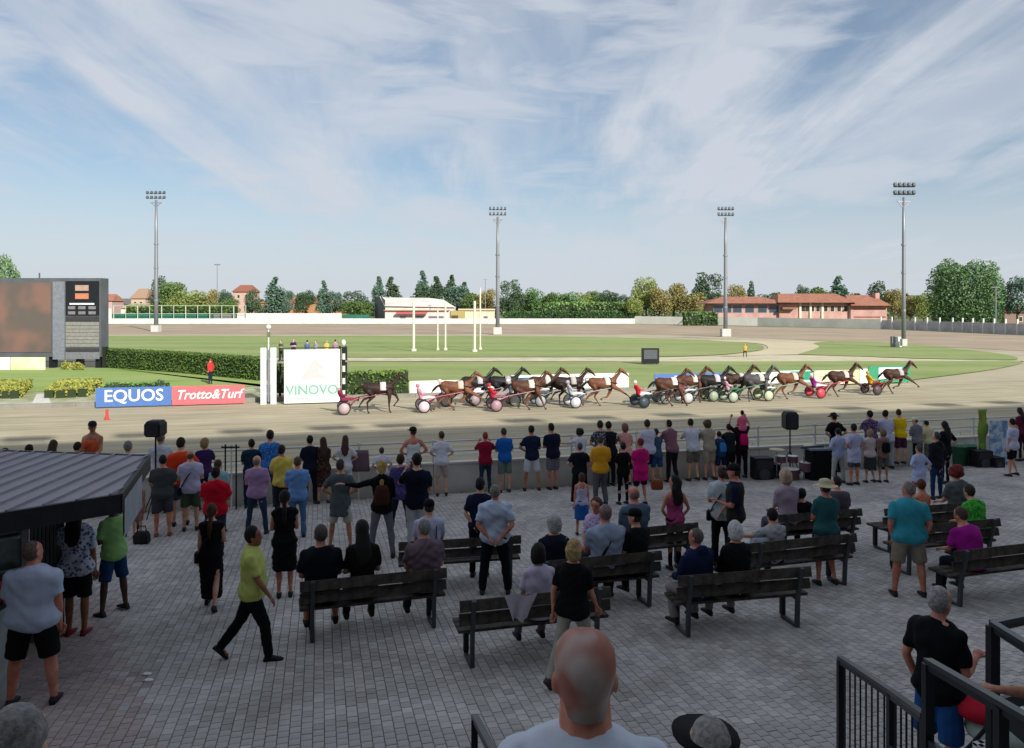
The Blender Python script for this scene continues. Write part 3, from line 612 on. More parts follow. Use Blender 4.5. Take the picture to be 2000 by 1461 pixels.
LG = [leaf('leaf_mid', '#687f45', '#4d6539'), leaf('leaf_dark', '#506648', '#3a4e38'), leaf('leaf_light', '#8b9650', '#6d7d45'), leaf('leaf_brown', '#958a56', '#7b7a48'), leaf('leaf_blue', '#607a68', '#4a6254'), leaf('leaf_bright', '#6b8a52', '#4b6b43')]
BARK = mat('bark', '#5b4d3f', rough=.9, scale=3)
def decid_proto(k, lm):
    cl = [((0, 0, .62), .30)]
    for i in range(13):
        a = 2.4 * i + random.random(); z = .38 + .5 * random.random(); rr = .30 * (1.1 - abs(z - .58) * 1.6) * random.uniform(.6, 1.1)
        cl.append(((rr * math.cos(a), rr * math.sin(a), z), random.uniform(.11, .19)))
    return leaf_mesh('crown', crown_points(3600, cl), .042, lm)
def conif_proto(lm):
    P = []; bn = [(random.uniform(0, 6.28), random.random() ** .8, random.uniform(.75, 1.2)) for _ in range(46)]
    for i in range(2600):
        t_ = random.random() ** .7; q = random.choice(bn); t_ = min(1, max(.01, q[1] + random.gauss(0, .05))); z = 1 - t_ * .93; a = q[0] + random.gauss(0, .45); rr = (.035 + .24 * t_ ** .75) * q[2] * random.uniform(.2, 1.0)
        P.append((rr * math.cos(a), rr * math.sin(a), z))
    return leaf_mesh('crown', P, .05, lm)
def poplar_proto(lm): return leaf_mesh('crown', crown_points(1400, [((random.uniform(-.03, .03), random.uniform(-.03, .03), z), .13 if .2 < z < .8 else .08) for z in np.linspace(.12, .92, 9)]), .05, lm)
PROTO = {}
for i, nm in enumerate(('mid', 'dark', 'light', 'brown', 'blue', 'bright')): PROTO[nm] = [decid_proto(i, LG[i]) for _ in range(2 if i < 2 else 1)]
PROTO['conifer'] = [conif_proto(LG[1]), conif_proto(LG[4])]; PROTO['poplar'] = [poplar_proto(LG[1])]
b_ = MB(); b_.tube([(0, 0, 0), (.01, 0, .25), (0, .01, .6)], [.022, .017, .008], 6)
for a in (0.3, 2.2, 4.1): b_.tube([(0, 0, .28), (.12*math.cos(a), .12*math.sin(a), .5), (.2*math.cos(a), .2*math.sin(a), .66)], [.012, .008, .004], 5)
TRUNK = b_.mesh('trunk', BARK, True)
def tree(px, pt, wpx, kind, Y, label, name=None, cat='tree', grp='trees beyond the far side of the track'):
    x = (px - CX) / F * Y; h = zY(pt, Y) / (.96 if kind != 'conifer' else 1.0); wd = wpx / F * Y
    base = {'conifer': .40, 'poplar': .28}.get(kind, .82)
    nm = name or {'conifer': 'conifer_tree', 'poplar': 'poplar_tree'}.get(kind, 'leafy_tree')
    t = thing(nm, label, cat, (x, Y, -.05), random.uniform(0, 6.28), grp)
    me = random.choice(PROTO[kind]); c = link('crown', me, t); c.scale = (wd/base, wd/base, h); k = link('trunk', TRUNK, t); k.scale = (min(h, 14)*1.1, min(h, 14)*1.1, h); return t
TR = [(8, 497, 66, 'bright', 205, 'green tree showing above the video screen at the left edge'),
 (312, 540, 46, 'dark', 285, 'dark tree directly behind the first floodlight mast'), (336, 547, 60, 'mid', 280, 'mid green tree just right of the first mast'), (372, 571, 84, 'light', 272, 'wide yellow green bush crowned tree right of the first mast'),
 (412, 569, 42, 'brown', 276, 'brownish tree at the thin lamp pole'), (441, 566, 34, 'dark', 285, 'small dark tree left of the salmon house'), (446, 584, 50, 'mid', 270, 'low mid green tree below the salmon house'), (492, 566, 40, 'dark', 275, 'dark tree hiding the salmon house right side'),
 (538, 541, 46, 'conifer', 300, 'broad dark conifer right of the salmon house'), (562, 570, 30, 'blue', 300, 'small bluish tree right of the broad conifer'), (597, 567, 44, 'dark', 330, 'dark tree over the orange roofed house'), (632, 548, 30, 'conifer', 310, 'slim conifer above the orange roofed house'),
 (654, 572, 40, 'blue', 310, 'bluish tree right of the slim conifer'), (690, 568, 62, 'dark', 300, 'dark tree behind the green fence by the pale shed'), (700, 586, 74, 'mid', 272, 'mid green tree left of the grey gable'), (740, 540, 34, 'conifer', 300, 'left one of two conifers above the grey gable'),
 (766, 541, 42, 'conifer', 305, 'right one of two conifers above the grey gable'), (825, 529, 36, 'conifer', 300, 'tallest conifer behind the pale shed'), (852, 540, 38, 'conifer', 304, 'conifer just right of the tallest one'), (881, 537, 34, 'conifer', 308, 'third conifer behind the pale shed'),
 (845, 558, 90, 'dark', 290, 'wide dark tree at the foot of the conifers'), (888, 562, 70, 'blue', 295, 'bluish tree behind the pale shed roof'), (907, 551, 32, 'conifer', 320, 'smaller conifer right of the shed conifers'), (925, 573, 60, 'mid', 285, 'mid green tree over the clubhouse'), (951, 568, 44, 'brown', 280, 'brownish tree beside the middle floodlight mast'),
 (996, 547, 54, 'dark', 268, 'tall dark tree just right of the middle mast'), (1022, 572, 40, 'mid', 285, 'mid green tree between the dark tree and round one'), (1047, 562, 58, 'bright', 282, 'round green tree right of the middle mast'), (1080, 572, 50, 'mid', 280, 'mid green tree in the tree line'), (1108, 570, 62, 'bright', 278, 'bright green round tree in the tree line'),
 (1140, 575, 44, 'light', 284, 'pale green tree in the tree line'), (1163, 566, 46, 'mid', 288, 'mid green tree with a raised top'), (1190, 567, 46, 'dark', 284, 'dark green tree in the tree line'), (1218, 575, 44, 'bright', 280, 'green tree left of the olive ones'), (1262, 547, 60, 'light', 270, 'tall yellow green tree left of the brown trees'), 
 (1288, 566, 60, 'brown', 262, 'russet tree beside the yellow green one'), (1316, 558, 66, 'brown', 268, 'taller russet tree in the brown group'), (1352, 575, 62, 'brown', 262, 'russet tree left of the red roofed building'), (1238, 585, 44, 'light', 262, 'low yellow green tree at the wall'), (1384, 533, 70, 'dark', 285, 'large dark tree behind the third floodlight mast'),
 (1436, 560, 50, 'brown', 282, 'brownish tree right of the third mast'), (1467, 551, 15, 'poplar', 290, 'narrow poplar above the red roof'), (1500, 573, 60, 'dark', 290, 'dark tree above the left red roof'), (1534, 577, 50, 'mid', 285, 'low green tree above the middle of the red roof'), (1568, 556, 32, 'dark', 280, 'dark tree over the taller red roof'),
 (1603, 562, 64, 'mid', 282, 'mid green tree over the taller red roof'), (1638, 539, 46, 'conifer', 286, 'pointed tree above the taller red roof'), (1664, 570, 44, 'mid', 284, 'green tree right of the pointed one'), (1714, 550, 54, 'dark', 275, 'dark tree behind the right end of the red roof'), (1746, 568, 46, 'brown', 262, 'brown tree left of the fourth mast'),
 (1777, 580, 50, 'brown', 240, 'olive brown tree behind the fourth mast'), (1804, 576, 50, 'light', 236, 'olive tree left of the big round tree'), (1988, 546, 62, 'blue', 195, 'grey green tree at the right edge'), (1950, 585, 40, 'dark', 215, 'dark bush right of the big round tree'), (2040, 556, 70, 'dark', 220, 'dark tree past the right edge'), (-60, 540, 80, 'mid', 230, 'green tree hidden behind the video screen')]
for a in TR: tree(*a)
# the big round tree
cl = [((0, 0, .55), .26), ((0, 0, .36), .26)]
for i in range(70):
    a = 2.399 * i; zz_ = .05 + .80 * (i / 69); rr = .40 * math.sqrt(max(.05, 1 - ((zz_ - .44) / .55) ** 2)); cl.append(((rr*.82*math.cos(a), rr*.82*math.sin(a), zz_), random.uniform(.085, .13)))
BIG = leaf_mesh('crown', crown_points(22000, cl, .7), .026, leaf('leaf_big', '#6b8a58', '#486645'))
x, y = at_Y(1886, 190); hB = zY(503, 190); t = thing('leafy_tree', 'big round bright green tree right of the fourth floodlight mast', 'tree', (x, y, -.05), 1.0)
c = link('crown', BIG, t); c.scale = (16.6/.82, 16.6/.82, hB/.97); k = link('trunk', TRUNK, t); k.scale = (22, 22, hB)
# clipped hedges
def hedge(name, label, pts, h, th, lm, size=.16, dens=70, cat='hedge', z0=0.0):
    x0, y0 = pts[0]; P = []; core = MB()
    for i in range(len(pts)-1):
        a, b = Vector((*pts[i], 0)) - Vector((x0, y0, 0)), Vector((*pts[i+1], 0)) - Vector((x0, y0, 0)); d = b - a; ln = d.length; nrm = Vector((-d.y, d.x, 0)).normalized(); dn = d.normalized()
        m_ = (a + b) / 2; core.box((m_.x, m_.y, z0 + h*.46), (ln*.998, th*.84, h*.9), math.atan2(d.y, d.x))
        for _ in range(int(ln * (2*h + th) * dens)):
            s_ = random.random() * ln; q = random.random() * (2*h + th)
            if q < h: off, z = -th/2, q
            elif q < h + th: off, z = q - h - th/2, h
            else: off, z = th/2, q - h - th
            off += random.uniform(-.1, .04); z += random.uniform(-.08, .08); p = a + dn*s_ + nrm*off; P.append((p.x, p.y, z0 + max(.02, z)))
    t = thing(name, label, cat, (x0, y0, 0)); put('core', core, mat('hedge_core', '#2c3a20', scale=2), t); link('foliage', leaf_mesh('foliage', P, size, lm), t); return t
HL = leaf('leaf_hedge', '#5a7434', '#435a2a'); YL = leaf('leaf_yellow', '#a6a44e', '#7e8840')
def Tq(px, py): return at_z(px, py)
hedge('clipped_hedge', 'long clipped hedge running from the video screen to the winning post', [Tq(205, 717), Tq(350, 727), Tq(515, 743)], 1.8, 1.0, HL, .16, 85)
hedge('clipped_hedge', 'bright clipped hedge right of the tall white board', [at_v(672, 53), at_v(796, 53)], 1.5, 1.1, leaf('leaf_lime', '#6f8a38', '#4c662c'), .2, 50)
hedge('clipped_hedge', 'hedge piece seen between the winning post and the board', [at_v(538, 56), at_v(566, 56)], 1.9, 1.0, HL, .22, 45)
hedge('far_hedge', 'tall green hedge behind the far wall near the first mast', [at_Y(250, 262), at_Y(462, 262)], 6.0, 3, leaf('leaf_far', '#5f7a35', '#4a6530'), .9, 3)
hedge('far_hedge', 'green hedge behind the far wall right of the middle mast', [at_Y(985, 262), at_Y(1240, 262)], 3.8, 3, leaf('leaf_far2', '#476b3a', '#35532f'), .8, 4); 
hedge('far_hedge', 'pale green bushes on top of the hedge in the middle distance', [at_Y(1060, 266), at_Y(1230, 266)], 7.0, 4, leaf('leaf_far3', '#7b9a58', '#55743e'), .9, 3)
hedge('far_hedge', 'low bushes in front of the left wing of the red roofed building', [at_Y(1335, 232), at_Y(1400, 232)], 4.0, 3, leaf('leaf_far4', '#64804a', '#4a6538'), .8, 4)
P = []
for _ in range(22000):
    u_ = random.uniform(-230, 230); hh = 6.4 + 1.9*math.sin(u_*.11) + 1.1*math.sin(u_*.31+1) + .8*math.sin(u_*.83); P.append((u_, 360 + random.uniform(-4, 4), random.random()**.7 * (hh + 2.2)))
tag(link('distant_wood', leaf_mesh('distant_wood', P, 1.5, leaf('leaf_wood', '#5f7450', '#485c40'))), kind='stuff')
# diagonal planting rows left of the banners
rows = [(0, 14, 778, 757), (12, 30, 779, 757), (28, 52, 779, 756), (95, 128, 778, 756), (118, 146, 778, 755), (140, 170, 777, 755), (160, 192, 776, 754), (-30, -8, 780, 758)]
for i, (xa, xb, ya, yb) in enumerate(rows):
    hedge('planted_row', ['leftmost short yellow green shrub row', 'second short yellow green shrub row from the left', 'third yellow green shrub row, left of the gravel patch', 'yellow green shrub row right of the gravel patch', 'shrub row between the gravel patch and banner, second', 'shrub row between the gravel patch and banner, third', 'shrub row touching the blue banner', 'shrub row past the left edge'][i], [Tq(xa, ya), Tq(xb, yb)], .55, .6, YL, .16, 70, 'shrub row')
hedge('planted_row', 'thin green planting along the top of the blue banner', [Tq(205, 763), Tq(330, 761)], .5, .5, leaf('leaf_row', '#6f9a50', '#4f7840'), .16, 60, 'shrub row')
for px, py, lb in ((222, 764, 'small dark shrub above the first letters of the blue banner'), (312, 758, 'small dark shrub above the right end of the blue banner'), (128, 716, 'yellowish shrub under the odds board'), (150, 717, 'low yellow shrub under the odds board')):
    x, y = Tq(px, py + 6); t = thing('shrub', lb, 'shrub', (x, y, 0)); link('foliage', leaf_mesh('foliage', crown_points(260, [((0, 0, .4), .4), ((.35, 0, .3), .3)]), .18, LG[1] if px > 200 else YL), t)

# ================================================================ benches
PLANK = mat('bench_plank', '#56504b', rough=.7, col2='#37332f', scale=8, bump=.15, bscale=40, spec=.1); STEEL = mat('bench_steel', '#4d5257', rough=.5, metal=.3, scale=3)
BENCH = {}
def bench(key, p0, p1, label):
    h = .84; a = Vector((*at_h(*p0, h), 0)); b = Vector((*at_h(*p1, h), 0)); d = b - a; Lb = d.length; c = (a + b) / 2; ang = math.atan2(d.y, d.x)
    fx, fy = -math.sin(ang), math.cos(ang); c = c + Vector((fx, fy, 0)) * 0.0
    z = zp(c.x + fx*.25, c.y + fy*.25)
    t = thing('park_bench', label, 'bench', (c.x, c.y, z), ang, 'dark slatted benches on the plaza')
    # local: x along, y toward the seat front, backrest at y=0
    tilt = math.atan2(zp(b.x, b.y) - zp(a.x, a.y), Lb); t.rotation_euler = (0, -tilt, ang)
    for z_, y_ in ((.765, -.0), (.60, .035)):
        b_ = MB(); b_.box((0, 0, 0), (Lb, .035, .13), M=Matrix.Rotation(R(-12), 3, 'X')); put('plank', b_, PLANK, t, loc=(0, y_, z_))
    for y_ in (.13, .27, .41):
        b_ = MB(); b_.box((0, y_, .44), (Lb, .115, .035)); put('plank', b_, PLANK, t)
    for s_ in (-1, 1):
        xx = s_ * (Lb/2 - .16); b_ = MB()
        b_.bar((xx, .07, .02), (xx, .05, .42), .05); b_.bar((xx, .05, .42), (xx, -.055, .84), .05); b_.bar((xx, .045, .02), (xx, .45, .02), .045); b_.bar((xx, .06, .40), (xx, .46, .40), .045)
        f_ = put('end_frame', b_, STEEL, t); b_ = MB(); b_.bar((xx, .43, .045), (xx, .43, .38), .06); put('front_leg', b_, mat('bench_leg_dark', '#1a1c20', rough=.5), f_)
    BENCH[key] = (t, Lb); return t
bench('B1', (585, 1133), (872, 1105), 'dark bench front left with three people seen from behind'); bench('B2', (779, 1056), (1018, 1042), 'dark bench behind the white shirted man with clasped hands')
bench('B3', (898, 1170), (1193, 1141), 'nearest dark bench with a pale cloth over its back'); bench('B4', (1045, 1094), (1292, 1072), 'dark bench carrying the man with a shoulder strap')
bench('B5', (1325, 1121), (1584, 1102), 'dark bench carrying the navy jumper man and white haired woman'); bench('B6', (1466, 1058), (1672, 1038), 'dark bench left of the woman in a sun hat')
bench('B7', (1180, 1034), (1363, 1017), 'dark bench in front of the pink tank top woman'); bench('B8', (1520, 1003), (1683, 990), 'dark bench farthest back behind the sun hat woman')
bench('B9', (1728, 991), (1906, 977), 'dark bench carrying the red haired person'); bench('B10', (1765, 1025), (1953, 1009), 'dark bench carrying the person in bright green'); bench('B11', (1865, 1073), (2112, 1046), 'dark bench cut by the right edge with the magenta top')
def on_bench(key, px):
    t, Lb = BENCH[key]; m_ = Matrix.Translation(t.location) @ t.rotation_euler.to_matrix().to_4x4()
    best = min(np.linspace(-Lb/2 + .2, Lb/2 - .2, 60), key=lambda s_: abs(CX + F * (m_ @ Vector((s_, .18, .8))).x / (m_ @ Vector((s_, .18, .8))).y - px))
    p = m_ @ Vector((best, .20, 0)); return p, t.rotation_euler.z
# pale cloth on the near bench
tb, Lb = BENCH['B3']; mw = Matrix.Translation(tb.location) @ tb.rotation_euler.to_matrix().to_4x4()
rs = []
for i in range(9):
    a = i / 8; row = []
    for j in range(7):
        c_ = j / 6; x = -.42 + c_ * (.40 - .22*a) + .1*a; zc = .87 - a * .30; row.append(mw @ Vector((x, -.075 - .04*math.sin(c_*9 + a*3)*(a+.2), zc + .02*math.sin(c_*7))))
    rs.append(row)
b_ = MB(); 
for off in (0, .012):
    b_.add([(p.x, p.y - off, p.z) for r_ in rs for p in r_], [((i*7+j), (i*7+j+1), (i+1)*7+j+1, (i+1)*7+j) for i in range(8) for j in range(6)])
tag(put('draped_cloth', b_, cloth('#c3bccb'), smooth=True), 'pale lilac cloth draped over the back of the nearest bench', 'cloth')

# ================================================================ kiosk
KR = mat('kiosk_roof_metal', '#8d8890', rough=.55, col2='#7d7981', scale=1.5, spec=.4); KD = mat('kiosk_dark', '#26272c', rough=.6)
zk = 3.8; Ac, Bc, Cc = at_z(234, 966, zk), at_z(290, 890, zk), at_z(0, 880, zk); Dc = (Cc[0] - 2.2, 11.0); Ec = at_z(0, 1003, zk); d_ = Vector((Ac[0]-Ec[0], Ac[1]-Ec[1])).normalized(); Ec2 = (Ac[0] - d_.x*4.6, Ac[1] - d_.y*4.6); Fc2 = (Ec2[0] - 1.9, Ec2[1] + 1.6)
kx, ky = at_h(125, 1240); t = thing('refreshment_kiosk', 'grey metal roofed kiosk with dark windows at the left edge', 'kiosk', (kx, ky, 0))
O_ = Vector((kx, ky, 0)); rp_ = [Vector((*p, 0)) - O_ for p in (Ac, Bc, Cc, Dc, Fc2, Ec2)]
b_ = MB(); n_ = 6; zt_ = [zk, zk, zk, zk, zk, zk]
b_.add([(p.x, p.y, z) for p, z in zip(rp_, zt_)] + [(p.x, p.y, z-.10) for p, z in zip(rp_, zt_)], [tuple(range(6)), tuple(range(11, 5, -1))]); roof = put('roof', b_, KR, t)
b_ = MB()
for i in range(6): b_.bar(rp_[i] + Vector((0, 0, zk - .10)), rp_[(i+1) % 6] + Vector((0, 0, zk - .10)), .06, .22)
put('fascia', b_, KD, roof)
def inside(p):
    s_ = None
    for i in range(6):
        a, b = rp_[i], rp_[(i+1) % 6]; cr = (b.x-a.x)*(p[1]-a.y) - (b.y-a.y)*(p[0]-a.x)
        if s_ is None: s_ = cr > 0
        elif (cr > 0) != s_: return False
    return True
for k in range(-22, 12):
    x0 = k * .26; seg = [yy for yy in np.linspace(-9, 6, 300) if inside((x0 - .06*yy, yy))]
    if len(seg) > 3: b_ = MB(); b_.bar((x0 - .06*seg[0], seg[0], zk + .02), (x0 - .06*seg[-1], seg[-1], zk + .02), .025, .012); put('seam', b_, KR, roof)
pa, pb2 = rp_[0], rp_[1]; dd = pb2 - pa; b_ = MB(); q0 = pa + dd*.04; q1 = pa + dd*.62
b_.add([(q0.x+.02, q0.y, zk-.08), (q1.x+.02, q1.y, zk-.08), (q1.x+.02, q1.y, zk-.52), (q0.x+.02, q0.y, zk-.52)], [(0,1,2,3)]); b_.add([(q0.x+.04, q0.y, zk-.08), (q1.x+.04, q1.y, zk-.08), (q1.x+.04, q1.y, zk-.52), (q0.x+.04, q0.y, zk-.52)], [(3,2,1,0)]); put('side_panel', b_, mat('frosted_panel', '#aab8c2', rough=.3), t)
g0 = zp(kx, ky); dk = Vector((d_.x, d_.y, 0)); PAN = mat('corrugated_grey', '#55565c', rough=.5)
zb_ = g0 - .2
for k in range(9): b_ = MB(); c_ = -dk*(.02 + k*.045); b_.box((c_.x, c_.y, (zb_+zk)/2 - .06), (.036, .05, zk - zb_ - .14), math.atan2(dk.y, dk.x)); put('corrugated_panel', b_, PAN, t)
def kwall(a, b, z0, z1, th, material, name, off=0):
    nrm = Vector((-dk.y, dk.x, 0)); p = -dk*a + nrm*off; q = -dk*b + nrm*off; m_ = (p+q)/2; bb = MB(); bb.box((m_.x, m_.y, (z0+z1)/2), (b-a, th, z1-z0), math.atan2(dk.y, dk.x)); return put(name, bb, material, t)
kwall(.43, .50, zb_, zk-.12, .08, mat('aluminium_post', '#8d9094', rough=.4), 'post'); kwall(.51, 3.2, zb_, g0+.95, .1, PAN, 'counter_wall'); kwall(.5, 3.2, g0+.95, g0+1.0, .5, mat('counter_top', '#5a5d60', rough=.4), 'counter_top', -.1)
kwall(.51, 3.2, g0+1.02, zk-.13, .02, mat('kiosk_glass', '#5a7a78', rough=.12, spec=.7, col2='#2c3c40', scale=4), 'window_pane', .05); kwall(.51, 3.2, g0+1.42, g0+1.46, .06, mat('aluminium_bar', '#8fa3a3', rough=.4), 'mullion', -.02)
kwall(1.3, 1.36, g0+1.0, zk-.13, .05, mat('aluminium_post', '#8d9094'), 'mullion', -.02)
b_ = MB(); b_.box((-3.1, 1.1, (zb_+zk)/2-.1), (2.6, 2.0, zk-zb_-.25), math.atan2(dk.y, dk.x)+.5); put('inner_wall', b_, KD, t)

# ================================================================ gear on the plaza
BLK = mat('speaker_black', '#1a1b20', rough=.6, scale=10); 
def speaker(px, ytop, ybot, v, label, dx=.42):
    x, y = at_v(px, v); z0, z1 = zY(ybot, y), zY(ytop, y); g = zp(x, y); t = thing('speaker_on_stand', label, 'loudspeaker', (x, y, g), 0)
    b_ = MB(); w_ = dx; b_.rings([[(sx_*w_/2*k, sy_*.19*k, zz) for sx_, sy_ in ((-1,-1),(1,-1),(1,1),(-1,1))] for zz, k in ((z0-g, .8), (z0-g+.06, 1), (z1-g-.08, 1), (z1-g, .75))]); put('cabinet', b_, BLK, t); b_ = MB(); b_.box((0, -.2, (z0+z1)/2-g), (w_*.8, .02, (z1-z0)*.8)); put('grille', b_, mat('grille_grey', '#33343a'), t)
    b_ = MB(); b_.tube([(0, 0, .25), (0, 0, z0-g)], .022, 8); put('pole', b_, BLK, t)
    for a in (0.5, 2.6, 4.7): b_ = MB(); b_.tube([(0, 0, .75), (.45*math.cos(a), .45*math.sin(a), .02)], .014, 6); put('tripod_leg', b_, BLK, t)
    return t
speaker(304, 821, 852, 20.0, 'dark loudspeaker on a pole behind the kiosk roof', .38); speaker(1543, 804, 838, 20.2, 'black loudspeaker on a tall stand in the middle of the right crowd', .38)
def amp(px, yb, v, w_, h_, label, name='speaker_box'):
    x, y = at_v(px, v); g = zp(x, y); t = thing(name, label, 'loudspeaker', (x, y, g), .1); b_ = MB(); b_.box((0, 0, h_/2+.02), (w_, .4, h_)); put('cabinet', b_, BLK, t); b_ = MB(); b_.box((0, -.21, h_*.72), (w_*.85, .02, h_*.4)); put('grille', b_, mat('grille_grey', '#33343a'), t)
    b_ = MB(); b_.tube([(0, -.2, h_*.28), (0, -.225, h_*.28)], w_*.3, 14); put('cone', b_, mat('cone_grey', '#4a4b52'), t); return t
amp(1488, 0, 20.0, .55, .62, 'large black speaker box on the ground left of the tall stand'); amp(1509, 0, 20.2, .3, .38, 'small black speaker box beside the large one'); amp(1916, 0, 19.8, .5, .5, 'black wedge speaker on the ground at the foot of the feather flag'); amp(1944, 0, 19.6, .34, .3, 'small black box right of the wedge speaker')
# drum kit
x, y = at_v(1560, 19.6); g = zp(x, y); t = thing('drum_kit', 'small drum kit on the ground by the speaker stand', 'drum kit', (x, y, g)); CH = mat('chrome', '#b7b9bf', rough=.25, metal=.8); SH = mat('drum_shell', '#6a4e56', rough=.35)
for dx, dy, r_, h_, z in ((-.25, 0, .26, .3, 0), (-.45, .2, .15, .18, .45), (-.1, .2, .15, .18, .45), (.2, -.05, .2, .25, .25)): b_ = MB(); b_.cyl((dx, dy, z), r_, h_, 14); put('drum', b_, SH, t); b_ = MB(); b_.cyl((dx, dy, z+h_), r_*.98, .01, 14); put('drum_head', b_, WHITE, t)
for dx, dy, z in ((-.6, .1, .85), (.4, .1, .95)): b_ = MB(); b_.tube([(dx, dy, 0), (dx, dy, z)], .012, 6); put('stand', b_, CH, t); b_ = MB(); b_.cyl((dx, dy, z), .22, .012, 16, r2=.05); put('cymbal', b_, mat('brass', '#a8945c', metal=.8, rough=.3), t)
# covered console and table
x, y = at_v(1602, 19.4); g = zp(x, y); t = thing('covered_console', 'black cloth covered table with a pale sheet on top', 'table', (x, y, g), .15); b_ = MB(); b_.box((0, 0, .43), (.75, .5, .86), taper=.96); put('cloth_cover', b_, cloth('#14151a'), t); b_ = MB(); b_.box((-.1, 0, .89), (.6, .45, .05)); put('sheet', b_, cloth('#7d8a90'), t); b_ = MB(); b_.bar((-.6, 0, .92), (.1, 0, .95), .06); put('keyboard', b_, mat('slate_grey', '#46525c'), t)
for s_ in (-.5,): b_ = MB(); b_.bar((s_, 0, 0), (s_, 0, .9), .035); put('leg', b_, CH, t)
# green feather flag, planters, bins, blue gear
x, y = at_v(1920, 20.2); g = zp(x, y); t = thing('feather_flag', 'tall pale green feather flag at the right end of the wall', 'flag', (x, y, g)); b_ = MB(); b_.tube([(.1, 0, 0), (.12, 0, 1.4)], .02, 6); put('pole', b_, WHITE, t)
rs = [[(-.15+.012*math.sin(k), 0, .45+k*.13), (.14+.012*math.sin(k*1.3), .05*math.sin(k*.9), .45+k*.13), (.14+.012*math.sin(k*1.3), .05*math.sin(k*.9)+.012, .45+k*.13), (-.15+.03*math.sin(k), .012, .45+k*.13)] for k in range(11)]
b_ = MB(); b_.rings(rs); put('banner_cloth', b_, mat('feather_green', '#7fae4e', col2='#8a8a3c', scale=2.5, rough=.8), t, True)
for px, lb in ((1874, 'dark green bin left of the feather flag, left one'), (1892, 'dark green bin touching the feather flag')):
    x, y = at_v(px, 20.2); t = thing('green_bin', lb, 'bin', (x, y, zp(x, y))); b_ = MB(); b_.cyl((0, 0, 0), .19, .62, 12, r2=.23); put('bin_body', b_, mat('bin_green', '#1f4a34', rough=.5), t); b_ = MB(); b_.cyl((0, 0, .62), .25, .07, 12, r2=.15); put('lid', b_, mat('bin_lid', '#3a6b50', rough=.5), t)
x, y = at_v(1950, 20.0); g = zp(x, y); t = thing('rollup_banner', 'blue and white roll-up banner beside the feather flag', 'banner', (x, y, g), .1); b_ = MB(); b_.box((0, 0, .75), (.62, .03, 1.3)); put('cloth_panel', b_, mat('rollup_print', '#6f93bd', col2='#c3d2e2', scale=3.5, rough=.5, lo=.45, hi=.55), t); b_ = MB(); b_.box((0, 0, .05), (.7, .16, .1)); put('base', b_, CH, t)
# bicycle-like clutter: folding chair and rucksack
def handbag(px, py, h, colr, label, cat='bag', name='handbag', s=1.0):
    x, y = at_h(px, py, 0); t = thing(name, label, cat, (x, y, zp(x, y) + h)); b_ = MB(); b_.rings([[(sx_*.15*k*s, sy_*.07*k*s, z*s) for sx_, sy_ in ((-1,-1),(0,-1.3),(1,-1),(1,1),(0,1.3),(-1,1))] for z, k in ((0, .85), (.05, 1), (.18, .95), (.25, .7))]); put('body', b_, mat('bag_'+colr, colr, rough=.6), t); b_ = MB(); b_.tube([(-.1*s, 0, .23*s), (-.07*s, 0, .36*s), (.07*s, 0, .36*s), (.1*s, 0, .23*s)], .012*s, 6); put('handle', b_, mat('bag_'+colr, colr), t); return t
handbag(277, 1062, 0, '#17171b', 'small black bag standing on the paving near the kiosk corner')
handbag(1283, 975, .25, '#8a4a26', 'tan leather bag hanging beside the magenta top woman')
tP, hP = on_bench('B6', 1490); 
def on_seat(key, px, name, colr, w_, h_, d__, label, cat, col2=None):
    p, hd = on_bench(key, px); t = thing(name, label, cat, (p.x, p.y, p.z + .46), hd); b_ = MB(); b_.rings([[(sx_*w_/2*k, sy_*d__/2*k, z) for sx_, sy_ in ((-1,-1),(1,-1),(1,1),(-1,1))] for z, k in ((0, .9), (h_*.3, 1), (h_*.8, .95), (h_, .85))]); put('body', b_, mat('obj_'+colr, colr, rough=.7, col2=col2, scale=8), t, True)
    b_ = MB(); b_.tube([(-w_*.25, 0, h_*.9), (-w_*.2, 0, h_+.1), (w_*.2, 0, h_+.1), (w_*.25, 0, h_*.9)], .01, 5); put('handle', b_, mat('obj_'+colr, colr), t)
on_seat('B6', 1486, 'paper_bag', '#aeb4c4', .3, .38, .14, 'white paper carrier bag standing on the bench', 'bag'); on_seat('B6', 1510, 'folded_jacket', '#9a5a48', .2, .2, .2, 'rust coloured bundle beside the white carrier bag', 'bundle'); on_seat('B6', 1590, 'yellow_pouch', '#a9b03a', .14, .12, .1, 'small yellow green pouch on the bench seat', 'pouch')
on_seat('B9', 1840, 'picnic_bag', '#8d8578', .4, .14, .2, 'beige bag lying on the right back bench', 'bag'); on_seat('B10', 1865, 'paper_cup_tray', '#b7aaa0', .2, .1, .15, 'pale paper tray on the bench by the green shirt', 'tray'); on_seat('B10', 1838, 'sandal_bag', '#c9c3bd', .18, .1, .15, 'small white bag on the bench left of the paper tray', 'bag')
# litter
for px, py, lb in ((287, 1318, 'white crumpled paper on the paving left of the walking man'), (290, 1330, 'second scrap of paper just below the crumpled one')):
    x, y = at_h(px, py); t = MB(); t.ell((0, 0, .012), (.06, .035, .014), 7, 4); o = put('paper_litter', t, WB, loc=(x, y, zp(x, y))); tag(o, lb, 'litter')
